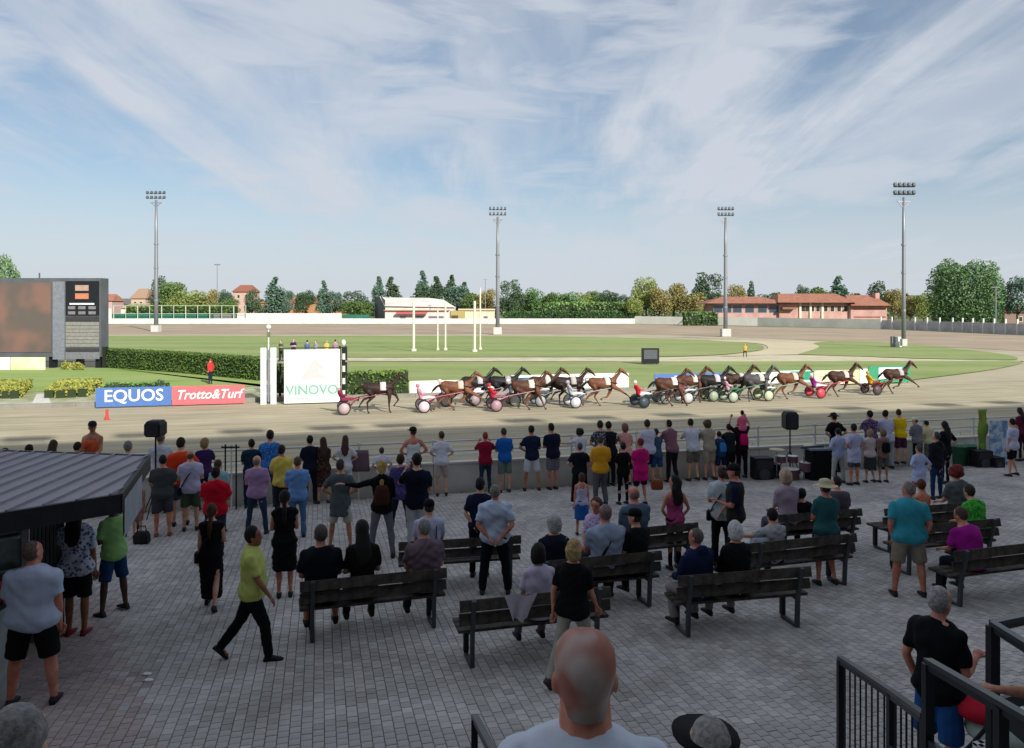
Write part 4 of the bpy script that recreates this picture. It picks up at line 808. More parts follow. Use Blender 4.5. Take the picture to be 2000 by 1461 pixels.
# banner pole frame at the rail (left): twin post
x, y = at_v(448, 20.3); t = thing('rail_gate_posts', 'pair of thin dark posts at the rail left of the blue shirts', 'post', (x, y, zp(x, y)))
for dx, m__ in ((-.1, BLK), (.05, WHITE), (.17, BLK)): b_ = MB(); b_.tube([(dx, 0, 0), (dx, 0, 1.62)], .02, 6); put('post', b_, m__, t)
b_ = MB(); b_.bar((-.2, 0, 1.55), (.25, 0, 1.55), .04); put('crossbar', b_, BLK, t)
x, y = at_v(703, 20.55); t = thing('folded_coat', 'mauve coat hanging over the rail between two women', 'coat', (x, y, zp(x, y))); b_ = MB(); b_.rings([[(sx_*.24*k, sy_*.05*k, z) for sx_, sy_ in ((-1,-1),(-.3,-1.4),(.4,-1),(1,-1.2),(1,1),(-1,1))] for z, k in ((.75, 1.05), (.95, 1), (1.2, .95), (1.3, .9))]); put('cloth', b_, cloth('#7a6470'), t, True)

# ================================================================ stair railings in front of the camera (right) and the short one (centre)
RAILM = mat('railing_steel', '#22262c', rough=.4, metal=.2, scale=4); RAILT = mat('railing_top', '#3c4148', rough=.35, metal=.3)
def railing(label, pts, zb=1.5, bal=True, bars=(), post=.046, cat='railing'):
    t = thing('stair_railing', label, cat, (pts[0][0], pts[0][1], 0)); o0 = Vector((pts[0][0], pts[0][1], 0)); P = [Vector(p) - o0 for p in pts]
    for i, p in enumerate(P): b_ = MB(); b_.box((p.x, p.y, (p.z - .02 + zb)/2), (post, post, p.z - .02 - zb)); put('post', b_, RAILM, t)
    for i in range(len(P)-1):
        a, b = P[i], P[i+1]; b_ = MB(); b_.bar(a + Vector((0,0,0)), b + Vector((0,0,0)), .05, .028); put('top_rail', b_, RAILT, t)
        b_ = MB(); b_.bar(a - Vector((0,0,.035)), b - Vector((0,0,.035)), .03, .035); put('under_rail', b_, RAILM, t)
        for dz in (bars if (i > 0 or len(P) > 3 or not bal) else ()): b_ = MB(); b_.bar(a - Vector((0,0,dz)), b - Vector((0,0,dz)), .03, .09); put('lower_rail', b_, RAILM, t)
        if bal:
            n_ = int((b - a).length / .125)
            for k in range(1, n_): p = a + (b-a)*k/n_; b_ = MB(); b_.tube([(p.x, p.y, p.z - .04), (p.x, p.y, p.z - 1.0)], .007, 6); put('baluster', b_, RAILM, t)
    return t
def rp3(px, py, Y): return ((px-CX)/F*Y, Y, zY(py, Y))
railing('dark stair railing with thin bars, leftmost of the right hand ones', [rp3(1641, 1284, 6.5), rp3(1740, 1350, 5.4), rp3(1806, 1398, 4.6)], bars=(.42,))
railing('dark railing whose top the hand of the man at the right edge holds', [rp3(1812, 1290, 4.5), rp3(1955, 1372, 3.75), rp3(2110, 1462, 3.2)], bal=False, bars=(.5,), post=.05); 
railing('dark corner railing behind the gripping hand at the right edge', [rp3(2140, 1175, 5.9), rp3(1939, 1217, 5.0), rp3(2060, 1292, 4.3)], bal=False, bars=(.55,), post=.06)
railing('short dark railing end left of the bald man', [rp3(927, 1398, 5.9), rp3(968, 1475, 5.0), rp3(1010, 1560, 4.3)], bal=False, post=.05)
# pushchair behind the railing
x, y = (1918-CX)/F*6.0, 6.0; g = zp(x, y); t = thing('pushchair', 'red hooded pushchair with a checked bag behind the railing', 'pushchair', (x, y, g), .3)
b_ = MB(); b_.ell((0, .05, .80), (.17, .2, .10), 14, 8); put('hood', b_, cloth('#c4243a'), t, True); b_ = MB(); b_.ell((.1, -.05, .64), (.22, .25, .11), 14, 8); put('seat_shell', b_, cloth('#a8b5ac'), t, True); b_ = MB(); b_.ell((.26, -.1, .74), (.16, .14, .08), 12, 6); put('blanket', b_, cloth('#d8d8dc'), t, True)
b_ = MB(); b_.box((-.2, -.25, .52), (.22, .12, .38)); put('checked_bag', b_, cloth('#d5d5da', 'check', '#15161c', 26), t); 
for dx in (-.22, .28):
    b_ = MB(); b_.tube([(dx, .25, .15), (dx, -.1, .62), (dx, -.35, 1.0)], .015, 6); put('frame', b_, BLK, t)
    for dy in (-.25, .25): b_ = MB(); b_.tube([(dx-.03, dy, .12), (dx+.03, dy, .12)], .12, 14); put('wheel', b_, BLK, t)
# counter table at the left edge with a red item
x, y = (-22-CX)/F*8.4, 8.4; g = zp(x, y); t = thing('small_counter', 'pale counter cut by the left edge beside the heavy man', 'counter', (x, y, g)); b_ = MB(); b_.box((0, 0, .5), (.34, .5, 1.0)); put('body', b_, mat('counter_white', '#a9b3b4', rough=.5), t); b_ = MB(); b_.box((0, 0, 1.03), (.42, .6, .05)); put('top', b_, BLK, t)
b_ = MB(); b_.rings([[(sx_*.12*k, sy_*.1*k, z) for sx_, sy_ in ((-1,-1),(1,-1),(1,1),(-1,1))] for z, k in ((0, .8), (.1, 1), (.22, .8))]); tag(put('red_pouch', b_, mat('pouch_red', '#a82a3c'), loc=(x+.03, y, g+1.06)), 'red patterned pouch on the counter at the left edge', 'pouch')
# ================================================================ people
PENDING = []      # meshes to be fused (voxel) in one evaluation: (object, voxel, displacement, extra)
def V3(*a): return Vector(a)
def ring(c, ax, ay, rx, ry, n=12, p=2.2):
    out_ = []
    for j in range(n):
        a = 2*math.pi*j/n; ca, sa = math.cos(a), math.sin(a)
        out_.append(c + ax*(rx*math.copysign(abs(ca)**(2/p), ca)) + ay*(ry*math.copysign(abs(sa)**(2/p), sa)))
    return out_
TORSO = [(-.10,.10,.085,0),(-.05,.155,.11,-.01),(.02,.172,.118,-.012),(.10,.16,.108,-.004),(.18,.145,.10,.004),(.30,.163,.112,.006),(.41,.18,.115,0),(.48,.178,.10,-.006),(.53,.145,.08,-.01),(.57,.085,.066,-.006)]
ARMS = {'down': ((.13,.02,-1),(.03,.16,-1)), 'cross': ((.2,.12,-1),(-.72,.62,.12)), 'behind': ((.28,-.32,-1),(-.62,-.22,-.62)), 'hip': ((.62,-.3,-.8),(-.68,.3,-.42)), 'pocket': ((.3,-.18,-1),(-.2,.3,-.9)),
        'rail': ((.18,.62,-.75),(-.12,.95,.12)), 'cam': ((.3,.55,-.5),(-.45,.35,.85)), 'phone': ((.15,.12,-1),(-.25,.9,.25)), 'reach': ((.35,.8,-.2),(.15,.95,.1)), 'back': ((.2,-.35,-1),(.05,.05,-1)), 'swingf': ((.12,.35,-1),(.0,.6,-.9)),
        'lap': ((.14,.28,-1),(-.3,.8,-.25)), 'side': ((.9,.1,-.25),(.9,.1,.1)), 'reins': ((.12,.6,-.7),(-.1,1,.1)), 'chin': ((-.02,.55,-.8),(-.18,.12,.95)), 'up': ((.5,.3,.5),(-.4,.1,.9)), 'ring': ((.4,-.1,-.9),(-.55,.15,-.7)), 'benchback': ((.8,-.15,-.35),(.7,-.1,-.6))}
LEGS = {'stand': (((.06,0,-1),(.02,-.02,-1)),((.06,0,-1),(.02,-.02,-1))), 'wide': (((.16,0,-1),(.10,-.02,-1)),((.16,0,-1),(.1,-.02,-1))), 'close': (((.0,.02,-1),(.0,-.03,-1)),((.0,.02,-1),(.0,-.03,-1))),
        'walk': (((.04,-.42,-1),(.02,-.75,-1)),((.04,.42,-1),(.0,.12,-1))), 'walk2': (((.04,.35,-1),(.0,.05,-1)),((.04,-.3,-1),(.02,-.55,-1))), 'bent': (((.06,.02,-1),(.02,0,-1)),((.05,.18,-1),(.02,-.35,-1))),
        'sit': (((.16,1,-.06),(.02,.08,-1)),((.16,1,-.06),(.02,.08,-1))), 'sitin': (((.14,1,-.06),(.02,-.25,-1)),((.2,1,-.06),(.05,-.2,-1))), 'sitcross': (((.1,1,-.06),(.02,.1,-1)),((-.12,1,.12),(-.3,.5,-.8))), 'drive': (((.25,1,.1),(.12,1,-.12)),((.25,1,.1),(.12,1,-.12))), 'shoulders': (((.15,1,-.1),(0,.15,-1)),((.15,1,-.1),(0,.15,-1)))}
def person(px, ytop, place, face, top, bot, hair, label, arms='down', legs='stand', sex='m', wide=1.0, belly=0.0, sk='l', shoe='#26262a', lean=0.0, head=(0, 0), bag=None, h=None, dz=0.0, grp=None, lod=None, off=(0, 0), nk=1.0, cat='person', sleeves='short', size=None):
    seated = legs in ('sit', 'sitin', 'sitcross', 'drive', 'shoulders'); hd = face
    top_h = None
    if isinstance(place, str) and place in BENCH or isinstance(place, tuple) and place[0] in BENCH:
        key = place if isinstance(place, str) else place[0]; p, rz = on_bench(key, px); x, y, g = p.x, p.y, p.z; hd = math.degrees(rz) + face; top_h = zY(ytop, y) - g
    elif place[0] == 'f': x, y = at_h(px, place[1]); g = zp(x, y)
    elif place[0] == 'v': x, y = at_v(px, place[1]); g = zp(x, y)
    elif place[0] == 'h': x, y = at_h(px, ytop, place[1]); g = zp(x, y)
    elif place[0] == 'xyz': x, y, g = place[1:]
    if place[0] != 'xyz' : x += off[0]; y += off[1]
    g += dz
    if top_h is None: top_h = zY(ytop, y) - g
    if size: H = size
    elif seated: H = min(1.95, max(1.1, top_h / (1.335 if legs != 'drive' else 1.2) * 1.75))
    else: H = min(1.98, max(.95, top_h / (math.cos(R(lean*.7)))))
    S = H / 1.75
    if head == (0, 0): head = (random.choice((-1, 1)) * random.random() ** 1.5 * 38, random.uniform(-9, 4))
    if legs == 'stand': legs = random.choice(('stand', 'stand', 'bent', 'wide', 'close')); 
    if place[0] in 'vf': hd += random.uniform(-9, 9)
    wide *= 1.05
    T_ = thing('person', label, cat, (x, y, g), R(hd), grp)
    dist = math.hypot(x, y); vox = lod or (.0135 if dist < 7 else .017 if dist < 12.5 else .022 if dist < 17 else .027 if dist < 30 else .05)
    fw = 0.9 if sex == 'f' else 1.0
    # skeleton in body axes: +Y is where the person faces
    pel = V3(0, 0, .90); 
    if seated: pel = V3(0, 0, .57)
    if legs == 'drive': pel = V3(0, 0, .12)
    if legs == 'shoulders': pel = V3(0, 0, .1)
    a = R(lean); up = V3(0, math.sin(a), math.cos(a)); fwd = V3(0, math.cos(a), -math.sin(a)); rx = V3(1, 0, 0)
    def tp(xx, yy, zz): return pel + rx*xx + fwd*yy + up*zz
    def torso(inf=0.0, z0=-.2, z1=.6, hem=0.0, widen=1.0, ext=()):
        rs = []
        for i, (z, hw, hd_, yo) in enumerate(TORSO):
            if z < z0 or z > z1: continue
            bw = wide; b_ = belly * math.exp(-((z - .14) / .13) ** 2)
            if sex == 'f': bw *= {True: 1.02}.get(z < .06, .88 if z > .15 else .95)
            k = (1 - (z - z0) / .35) * hem if z - z0 < .35 else 0
            wid = 1.0 if z > .45 else widen
            if z > .5: bw = 1 + (bw - 1) * .6
            rs.append(ring(tp(0, yo + b_*.6, z), rx, fwd, (hw*bw*wid + inf + k + b_*.35), (hd_*min(1.15, bw) + inf + k*.7 + b_*.8)))
        return rs
    sho = [tp(s*.168*fw*(1 + (wide-1)*.6), -.005, .475) for s in (-1, 1)]
    armn = arms if isinstance(arms, tuple) else (arms, arms)
    A = []
    for i, s in enumerate((-1, 1)):
        u_, f_ = ARMS[armn[i]]; u_ = V3(s*u_[0], u_[1], u_[2]).normalized(); f_ = V3(s*f_[0], f_[1], f_[2]).normalized()
        if lean > 12 and not armn[i] in ('rail', 'reach'): pass
        e = sho[i] + u_*.285; w_ = e + f_*.245; A.append((sho[i], e, w_, f_, w_ + f_*.09))
    hips = [pel + rx*(s*.088*(1 + (wide-1)*.5)) + up*(-.02) for s in (-1, 1)]
    Lg = []
    lg = LEGS[legs]
    for i, s in enumerate((-1, 1)):
        t_, c_ = lg[i]; t_ = V3(s*t_[0], t_[1], t_[2]).normalized(); c_ = V3(s*c_[0], c_[1], c_[2]).normalized()
        k = hips[i] + t_*.41; an = k + c_*.40; Lg.append((hips[i], k, an, t_, c_))
    if seated: dzb = 0
    else: dzb = .085 - min(Lg[0][2].z, Lg[1][2].z)
    shift = V3(0, 0, dzb)
    # ---- body
    body = MB(); body.rings(torso())
    body.tube([sho[0], tp(-.07, -.01, .50), tp(0, -.012, .515), tp(.07, -.01, .50), sho[1]], [.045*fw, .055, .062, .055, .045*fw], 9)
    neck0, neck1 = tp(0, -.012, .54), tp(0, .012, .67); body.tube([tp(0, -.01, .46), neck0, neck1], [.078*nk, .058*(1+(wide-1)*.5)*nk, .054*nk], 10)
    hc = tp(0, .012, .608) ; Mh = (Matrix.Rotation(R(-lean*.7 + head[1]), 3, 'X') if True else None); Mh = Matrix.Rotation(R(head[0]), 3, 'Z') @ Mh; 
    def hp(p): return hc + Mh @ Vector(p)
    HR_ = [(-.015,.03,.040,.048),(.015,.048,.062,.035),(.055,.062,.083,.016),(.10,.073,.094,.003),(.14,.077,.099,-.003),(.175,.073,.093,-.006),(.205,.055,.070,-.008),(.222,.022,.03,-.01)]
    hx, hy = Mh @ V3(1,0,0), Mh @ V3(0,1,0)
    body.rings([ring(hp((0, yo, z)), hx, hy, hw, hdp, 14, 2.1) for z, hw, hdp, yo in [(a_, b_*1.05, c_*1.04, d_) for a_, b_, c_, d_ in HR_]])
    body.tube([hp((0, .092, .125)), hp((0, .118, .085)), hp((0, .09, .075))], [.009, .017, .012], 6)
    for s in (-1, 1): body.ell(hp((s*.0845, -.004, .085)), (.010, .020, .032), 8, 6)
    am = 1 + (wide - 1)*.5
    for sh, e, w_, f_, hnd in A:
        body.tube([sh, sh.lerp(e, .3), sh.lerp(e, .7), e, e.lerp(w_, .3), w_], [.052*fw*am, .050*fw*am, .043*fw*am, .037*fw*am, .038*fw*am, .026*fw], 9, round_=True)
        body.tube([w_ - f_*.02, w_ + f_*.03, w_ + f_*.085], [.026, .036, .036], 8, round_=True, flat=.6)
    lm_ = fw * (1 + (wide - 1)*.4)
    for hp_, k, an, t_, c_ in Lg:
        body.tube([hp_, hp_.lerp(k, .35), hp_.lerp(k, .8), k, k.lerp(an, .3), k.lerp(an, .7), an], [.088*lm_, .082*lm_, .060*lm_, .054*lm_, .056*lm_, .042*lm_, .036*lm_], 10, round_=True)
        fd = V3(0, 1, 0); 
        if legs == 'drive': fd = V3(0, .5, .8)
        if legs in ('walk', 'walk2') and c_.y < -.3: fd = V3(0, .6, -.55)
        body.tube([an + V3(0, -.03, -.04), an + fd*.06 + V3(0,0,-.045), an + fd*.14 + V3(0, 0, -.055)], [.032, .032, .024], 8, round_=True)
    fin = MB()
    if dist < 24:
        for (sh, e, w_, f_, hnd) in A:
            side = f_.cross(V3(0, 0, 1)) if abs(f_.z) < .85 else f_.cross(V3(0, 1, 0)); side.normalize(); nrm = side.cross(f_).normalized()
            if nrm.z > 0: nrm = -nrm
            for q, ln in ((-1.5, .068), (-.5, .078), (.5, .074), (1.5, .058)):
                b0 = w_ + f_*.085 + side*(q*.019); b1 = b0 + f_*ln*.5 + nrm*.008; b2 = b1 + f_*ln*.35 + nrm*ln*.35; fin.tube([b0 - f_*.02, b0, b1, b2], [.0095, .0095, .009, .007], 5)
            b0 = w_ + f_*.03 + side*.030; fin.tube([b0 - side*.01, b0 + side*.022 + f_*.03, b0 + side*.018 + f_*.062 + nrm*.012], [.012, .011, .008], 5)
    def emit(name, mb, m_, vx, disp=0.0, extra=None, sm=True):
        me = mb.mesh(name, m_, True); o = link(name, me, T_); o.location = (0, 0, shift.z*S); o.scale = (S, S, S)
        if vx: PENDING.append((o, vx, disp, extra))
        return o
    emit('body', body, skin(sk), vox, 0, fin if fin.n else None)
    cl = max(vox, .016)
    # ---- top
    if top:
        kind, colr, pat, c2 = (list(top) + [None, None])[:4]; m_ = cloth(colr, pat, c2, 26 if pat == 'stripe' or pat == 'check' else 22)
        g_ = MB(); dress = kind == 'dress'; tank = kind == 'tank'; hemz = -.11 if kind != 'crop' else .02
        if kind == 'tunic': hemz = -.11
        if tank: rs = torso(.010, -.06, .42, .004); g_.rings(rs); 
        else: g_.rings(torso(.021, hemz, .575, .012 if not seated else .0))
        if not tank:
            for s in (-1, 1): g_.ell(sho[0 if s < 0 else 1], (.071*fw, .074*fw, .072*fw), 12, 8)
        if tank:
            for s in (-1, 1):
                for fy in (-1, 1): g_.tube([tp(s*.09, fy*.10, .40), tp(s*.095, fy*.06, .51), tp(s*.09, 0, .535)], .022, 6)
        if kind == 'tunic' and not seated: g_.rings([ring(pel + V3(0, 0, .05), rx, V3(0,1,0), .19, .14), ring(pel + V3(0, 0, -.14), rx, V3(0,1,0), .21, .155), ring(pel + V3(0, 0, -.26), rx, V3(0,1,0), .215, .16)])
        if dress and not seated:
            ln = .46 if sleeves != 'longdress' else .72
            g_.rings([ring(pel + V3(0, 0, .08), rx, V3(0,1,0), .165, .125), ring(pel + V3(0, 0, -.06), rx, V3(0,1,0), .19, .15), ring(pel + V3(0, -.01, -.25), rx, V3(0,1,0), .20, .155), ring(pel + V3(0, -.01, -ln), rx, V3(0,1,0), .20 if ln < .6 else .17, .15)])
        if not tank:
            g_.tube([sho[0] + rx*.02, tp(-.075, -.01, .50), tp(0, -.012, .512), tp(.075, -.01, .50), sho[1] - rx*.02], [.062*fw, .070, .078, .070, .062*fw], 10)
            sl = sleeves if sleeves in ('short', 'long', 'none') else 'none'
            if kind == 'dress' and sleeves == 'short': sl = 'none'
            for sh, e, w_, f_, hnd in A:
                if sl == 'none': g_.ell(sh + V3(0,0,.0), (.05, .055, .055), 8, 6); continue
                r0 = .066*fw*am
                if sl == 'short': g_.tube([sh + (sh - e)*.05, sh.lerp(e, .4), sh.lerp(e, .78)], [r0, r0*.98, r0*.94], 9)
                else: g_.tube([sh + (sh - e)*.05, sh.lerp(e, .5), e, e.lerp(w_, .5), w_], [r0, r0*.93, r0*.82, r0*.72, r0*.6], 9)
        if kind == 'polo' or kind == 'shirt': g_.rings([ring(tp(0, -.008, .535), rx, fwd, .085, .075), ring(tp(0, -.008, .575), rx, fwd, .072, .068), ring(tp(0, -.012, .60), rx, fwd, .066, .064)])
        if kind == 'hood': g_.ell(tp(0, -.085, .55), (.11, .06, .07), 10, 6)
        emit({'polo': 'polo_shirt', 'shirt': 'shirt', 'dress': 'dress', 'tank': 'tank_top', 'hood': 'hoodie', 'tunic': 'tunic'}.get(kind, 't_shirt'), g_, m_, cl, .009)
    # ---- bottom
    if bot:
        kind, colr, pat, c2 = (list(bot) + [None, None])[:4]; m_ = cloth(colr, pat, c2, 30); g_ = MB(); g_.rings(torso(.008 if top and top[0] != 'tank' else .012, -.2, .10 if not seated else .05))
        if kind == 'skirt' and not seated: g_.rings([ring(pel + V3(0, 0, .06), rx, V3(0,1,0), .165, .125), ring(pel + V3(0, 0, -.10), rx, V3(0,1,0), .195, .15), ring(pel + V3(0, 0, -.46), rx, V3(0,1,0), .21, .165)])
        else:
            fl = {'jeans': 1.0, 'trousers': 1.12, 'leggings': .92, 'shorts': 1.25, 'skirt': 1.2}.get(kind, 1.1)
            for hp_, k, an, t_, c_ in Lg:
                r0, r1, r2 = .097*lm_, .066*lm_*fl, .05*lm_*fl
                if kind in ('shorts', 'skirt'): g_.tube([hp_ - t_*.0, hp_.lerp(k, .4), hp_.lerp(k, .92)], [r0, .09*lm_*fl**.5, .074*lm_*fl], 10)
                else: g_.tube([hp_, hp_.lerp(k, .35), hp_.lerp(k, .85), k, k.lerp(an, .35), an + c_*.01], [r0, .089*lm_*fl**.5, r1, .062*lm_*fl, .060*lm_*fl, r2], 10)
        emit({'jeans': 'jeans', 'shorts': 'shorts', 'skirt': 'skirt', 'leggings': 'leggings'}.get(kind, 'trousers'), g_, m_, cl, .005)
    # ---- shoes
    sm_ = mat('shoe_' + shoe, shoe, rough=.6)
    for hp_, k, an, t_, c_ in Lg:
        g_ = MB(); fd = V3(0, 1, 0); dn = V3(0, 0, -1)
        if legs == 'drive': fd, dn = V3(0, .3, .95), V3(0, .95, -.3)
        tilt_ = 0
        if legs in ('walk',) and c_.y < -.3: fd, dn = V3(0, .72, -.69), V3(0, -.69, -.72)
        if legs in ('walk2',) and c_.y < -.3: fd, dn = V3(0, .8, -.6), V3(0, -.6, -.8)
        sxv = V3(1, 0, 0)
        prof = [(-.065, .030, .02), (-.04, .038, .045), (.03, .042, .042), (.10, .046, .030), (.155, .042, .022), (.185, .022, .014)]
        g_.rings([ring(an + fd*yy + dn*(.085 - hh), sxv, dn, ww, hh, 10, 2.6) for yy, ww, hh in prof]); g_.tube([an + dn*.0, an + dn*.05], [.041, .043], 8)
        o = emit('shoe', g_, sm_, None)
    # ---- hair / headwear
    if hair:
        kind, colr = hair[0], hair[1]; hm = mat('hair_' + colr, colr, rough=.7, var=.25, scale=40, bump=.5, bscale=60, spec=.3)
        g_ = MB(); dispv = .004; nm = 'hair'
        def E(c, r, n=14, k=9): g_.ell(hp(c), r, n, k, M=Mh)
        if kind == 'short': E((0, -.018, .130), (.090, .102, .120))
        elif kind == 'crop': E((0, -.016, .126), (.086, .100, .114)); dispv = .002
        elif kind == 'balding': g_.rings([ring(hp((0, -.014, z)), hx, hy, w__, d__, 14) for z, w__, d__ in ((.03, .070, .088), (.07, .081, .098), (.12, .083, .101), (.145, .079, .096))]); dispv = .002
        elif kind == 'stub': g_.rings([ring(hp((0, yo - (.006 if z < .16 else 0), z)), hx, hy, hw*1.05 + .004, hdp*1.04 + .004, 16, 2.1) for z, hw, hdp, yo in [(.02, .052, .075, -.01)] + [(z + .004, a_, b_, c_) for z, a_, b_, c_ in HR_[2:]]]); dispv = .0; nm = 'stubble'; hm = mat('stubble_hair', '#b5a8a3', rough=.75, col2='#a06a5a', scale=5, pattern='blotch', lo=.44, hi=.60, spec=.3)
        elif kind == 'bob': E((0, -.024, .125), (.100, .108, .124)); g_.rings([ring(hp((0, -.04, z)), hx, hy, w__, d__, 14) for z, w__, d__ in ((-.01, .085, .075), (.05, .10, .09), (.12, .10, .1))]); dispv = .006
        elif kind == 'curly': E((0, -.02, .125), (.125, .13, .135)); dispv = .014
        elif kind in ('long', 'tail'):
            E((0, -.02, .127), (.093, .105, .122)); wl = 1.0 if kind == 'long' else .38
            g_.rings([ring(hp((0, -.075, .13)), rx, fwd, .085*max(wl, .5), .05), ring(tp(0, -.075, .62), rx, fwd, .098*wl, .06), ring(tp(0, -.115, .50), rx, fwd, .115*wl, .045), ring(tp(0, -.135, .38), rx, fwd, .10*wl, .035), ring(tp(0, -.13, .29), rx, fwd, .05*wl, .02)]); dispv = .006
        elif kind == 'bun': E((0, -.016, .128), (.086, .098, .108)); E((0, -.10, .19), (.045, .045, .045))
        elif kind == 'cap':
            E((0, -.016, .112), (.083, .096, .09)); emit('hair', g_, mat('hair_under', '#3a332e', var=.2), cl, .003); g_ = MB(); nm = 'cap'; hm = cloth(colr)
            g_.rings([ring(hp((0, -.004, z)), hx, hy, w__, d__, 14) for z, w__, d__ in ((.13, .088, .108), (.18, .087, .102), (.22, .066, .078), (.236, .025, .03))]); g_.rings([ring(hp((0, .13, .138)), hx, hy, .07, .075, 12), ring(hp((0, .13, .150)), hx, hy, .07, .075, 12)]); dispv = 0
        elif kind == 'hat':
            E((0, -.016, .10), (.083, .096, .09)); emit('hair', g_, mat('hair_under', '#3a332e', var=.2), cl, .003); g_ = MB(); nm = 'sun_hat'; hm = mat('hat_' + colr, colr, rough=.9, var=.1, scale=40, bump=.3, bscale=90)
            g_.rings([ring(hp((0, 0, z)), hx, hy, w__, w__*1.12, 18) for z, w__ in ((.125, .205), (.14, .19), (.155, .10), (.21, .092), (.245, .075), (.255, .03))]); dispv = .004
        elif kind == 'visor':
            E((0, -.018, .130), (.090, .102, .120)); emit('hair', g_, hm, cl, .004); g_ = MB(); nm = 'visor'; hm = cloth('#141518')
            for i in range(14):
                pass
            g_.rings([ring(hp((0, .06, .14)), hx, hy, .135, .175, 18), ring(hp((0, .06, .152)), hx, hy, .135, .175, 18)]); g_.rings([ring(hp((0, -.008, .12)), hx, hy, .09, .105, 16), ring(hp((0, -.008, .165)), hx, hy, .09, .105, 16)]); dispv = 0
        elif kind == 'helmet': E((0, -.005, .14), (.112, .135, .115)); nm = 'helmet'; hm = mat('helmet_' + colr, colr, rough=.3); dispv = 0
        elif kind == 'band': E((0, -.016, .128), (.086, .098, .108)); emit('hair', g_, hm, cl, .004); g_ = MB(); nm = 'head_band'; hm = cloth(hair[2]); g_.rings([ring(hp((0, -.008, .15)), hx, hy, .092, .106, 16), ring(hp((0, -.008, .185)), hx, hy, .089, .102, 16)]); dispv = 0
        if g_.n: emit(nm, g_, hm, cl if dispv else None, dispv)
    # ---- face for those looking across or back
    fa = abs(((hd + head[0]) + 180) % 360 - 180)
    if fa > 50 and dist < 30:
        g_ = MB()
        for s in (-1, 1): g_.ell(hp((s*.030, .088, .115)), (.012, .008, .007), 8, 5)
        emit('eyes', g_, mat('eye_dark', '#201a17', rough=.2), None); g_ = MB(); g_.ell(hp((0, .094, .045)), (.024, .008, .006), 8, 5); emit('mouth', g_, mat('lip', '#9c5348', rough=.5), None)
        g_ = MB()
        for s in (-1, 1): g_.tube([hp((s*.048, .083, .135)), hp((s*.015, .096, .137))], .005, 5)
        emit('eyebrows', g_, mat('brow', '#3b2c22'), None)
    # ---- bags carried on the body
    if bag:
        kind, colr = bag; bm = cloth(colr); g_ = MB()
        if kind == 'backpack':
            g_.rings([ring(tp(0, -.175, z), rx, fwd, w__, d__, 12, 3) for z, w__, d__ in ((.08, .10, .04), (.12, .135, .075), (.26, .14, .085), (.38, .12, .07), (.44, .07, .03))])
            for s in (-1, 1): g_.tube([tp(s*.05, -.20, .30), tp(s*.07, -.17, .40), tp(s*.10, -.12, .45), tp(s*.115, -.03, .55), tp(s*.115, .09, .48)], .018, 6, flat=.5)
            emit('backpack', g_, bm, cl, .004)
        elif kind == 'strap':
            g_.tube([tp(.115, .06, .53), tp(.09, -.07, .55), tp(0, -.135, .36), tp(-.13, -.14, .16), tp(-.20, -.06, .0)], .019, 6, flat=.4); g_.rings([ring(tp(-.22, 0, z), rx, fwd, .045, .10, 8, 4) for z in (-.12, .04)]); emit('shoulder_bag', g_, bm, None)
        elif kind == 'straps':
            for s in (-1, 1): g_.tube([tp(s*.10, -.12, .25), tp(s*.105, -.11, .42), tp(s*.10, -.02, .555)], .018, 6, flat=.5)
            emit('backpack_strap', g_, bm, None)
        elif kind == 'vest':
            g_.rings(torso(.028, -.06, .53, .01)); emit('vest', g_, bm, cl, .004)
    return T_
def fuse_pending():
    obs = []
    for o, vx, disp, extra in PENDING:
        q = bpy.data.objects.new('w', o.data); TMP.collection.objects.link(q); md = q.modifiers.new('fuse', 'REMESH'); md.mode = 'VOXEL'; md.voxel_size = vx; md.use_smooth_shade = True; obs.append(q)
    TMP.view_layers[0].update(); dg = TMP.view_layers[0].depsgraph
    for q, (o, vx, disp, extra) in zip(obs, PENDING):
        me = bpy.data.meshes.new_from_object(q.evaluated_get(dg)); nv = len(me.vertices)
        co = np.empty(nv*3, 'f'); me.vertices.foreach_get('co', co); co = co.reshape(-1, 3)
        # relax the voxel steps
        ne = len(me.edges); ed = np.empty(ne*2, 'i'); me.edges.foreach_get('vertices', ed); ed = ed.reshape(-1, 2); deg = np.bincount(ed.ravel(), minlength=nv)[:, None].clip(1)
        for it in range(2):
            acc = np.zeros_like(co)
            for a_ in range(3): acc[:, a_] = np.bincount(ed[:, 0], co[ed[:, 1], a_], nv) + np.bincount(ed[:, 1], co[ed[:, 0], a_], nv)
            co = co*.5 + acc/deg*.5
        if disp:
            nr = np.empty(nv*3, 'f'); me.vertices.foreach_get('normal', nr); nr = nr.reshape(-1, 3); ph = rng.random(8)*6.28
            d_ = np.zeros(nv)
            for k in range(5):
                w__ = rng.normal(size=3)*np.array([16, 16, 26]); d_ += np.sin(co @ w__ + ph[k] + 1.3*np.sin(co @ (w__[::-1]*.5) + ph[k-1]))
            co = co + nr * (d_/2.4*disp)[:, None]
        me.vertices.foreach_set('co', co.astype('f').ravel())
        if extra is not None:
            bm = bmesh.new(); bm.from_mesh(me); m2 = extra.mesh('x', []); bm.from_mesh(m2); bm.to_mesh(me); bm.free(); bpy.data.meshes.remove(m2)
        me.polygons.foreach_set('use_smooth', [True]*len(me.polygons)); me.materials.clear(); me.materials.append(o.data.materials[0]); me.name = o.name.split('.')[0]
        old = o.data; o.data = me; q.modifiers.clear(); bpy.data.objects.remove(q); bpy.data.meshes.remove(old)
    PENDING.clear(); bpy.data.scenes.remove(TMP)
RV = ('v', 20.35); GR = 'spectators along the trackside wall'; GP = 'spectators standing on the plaza'; GB = 'people seated on the benches'
BK, NV, WT, GY, JN = '#1c1c20', '#1e2640', '#d4d6dc', '#5f6468', '#2f4058'
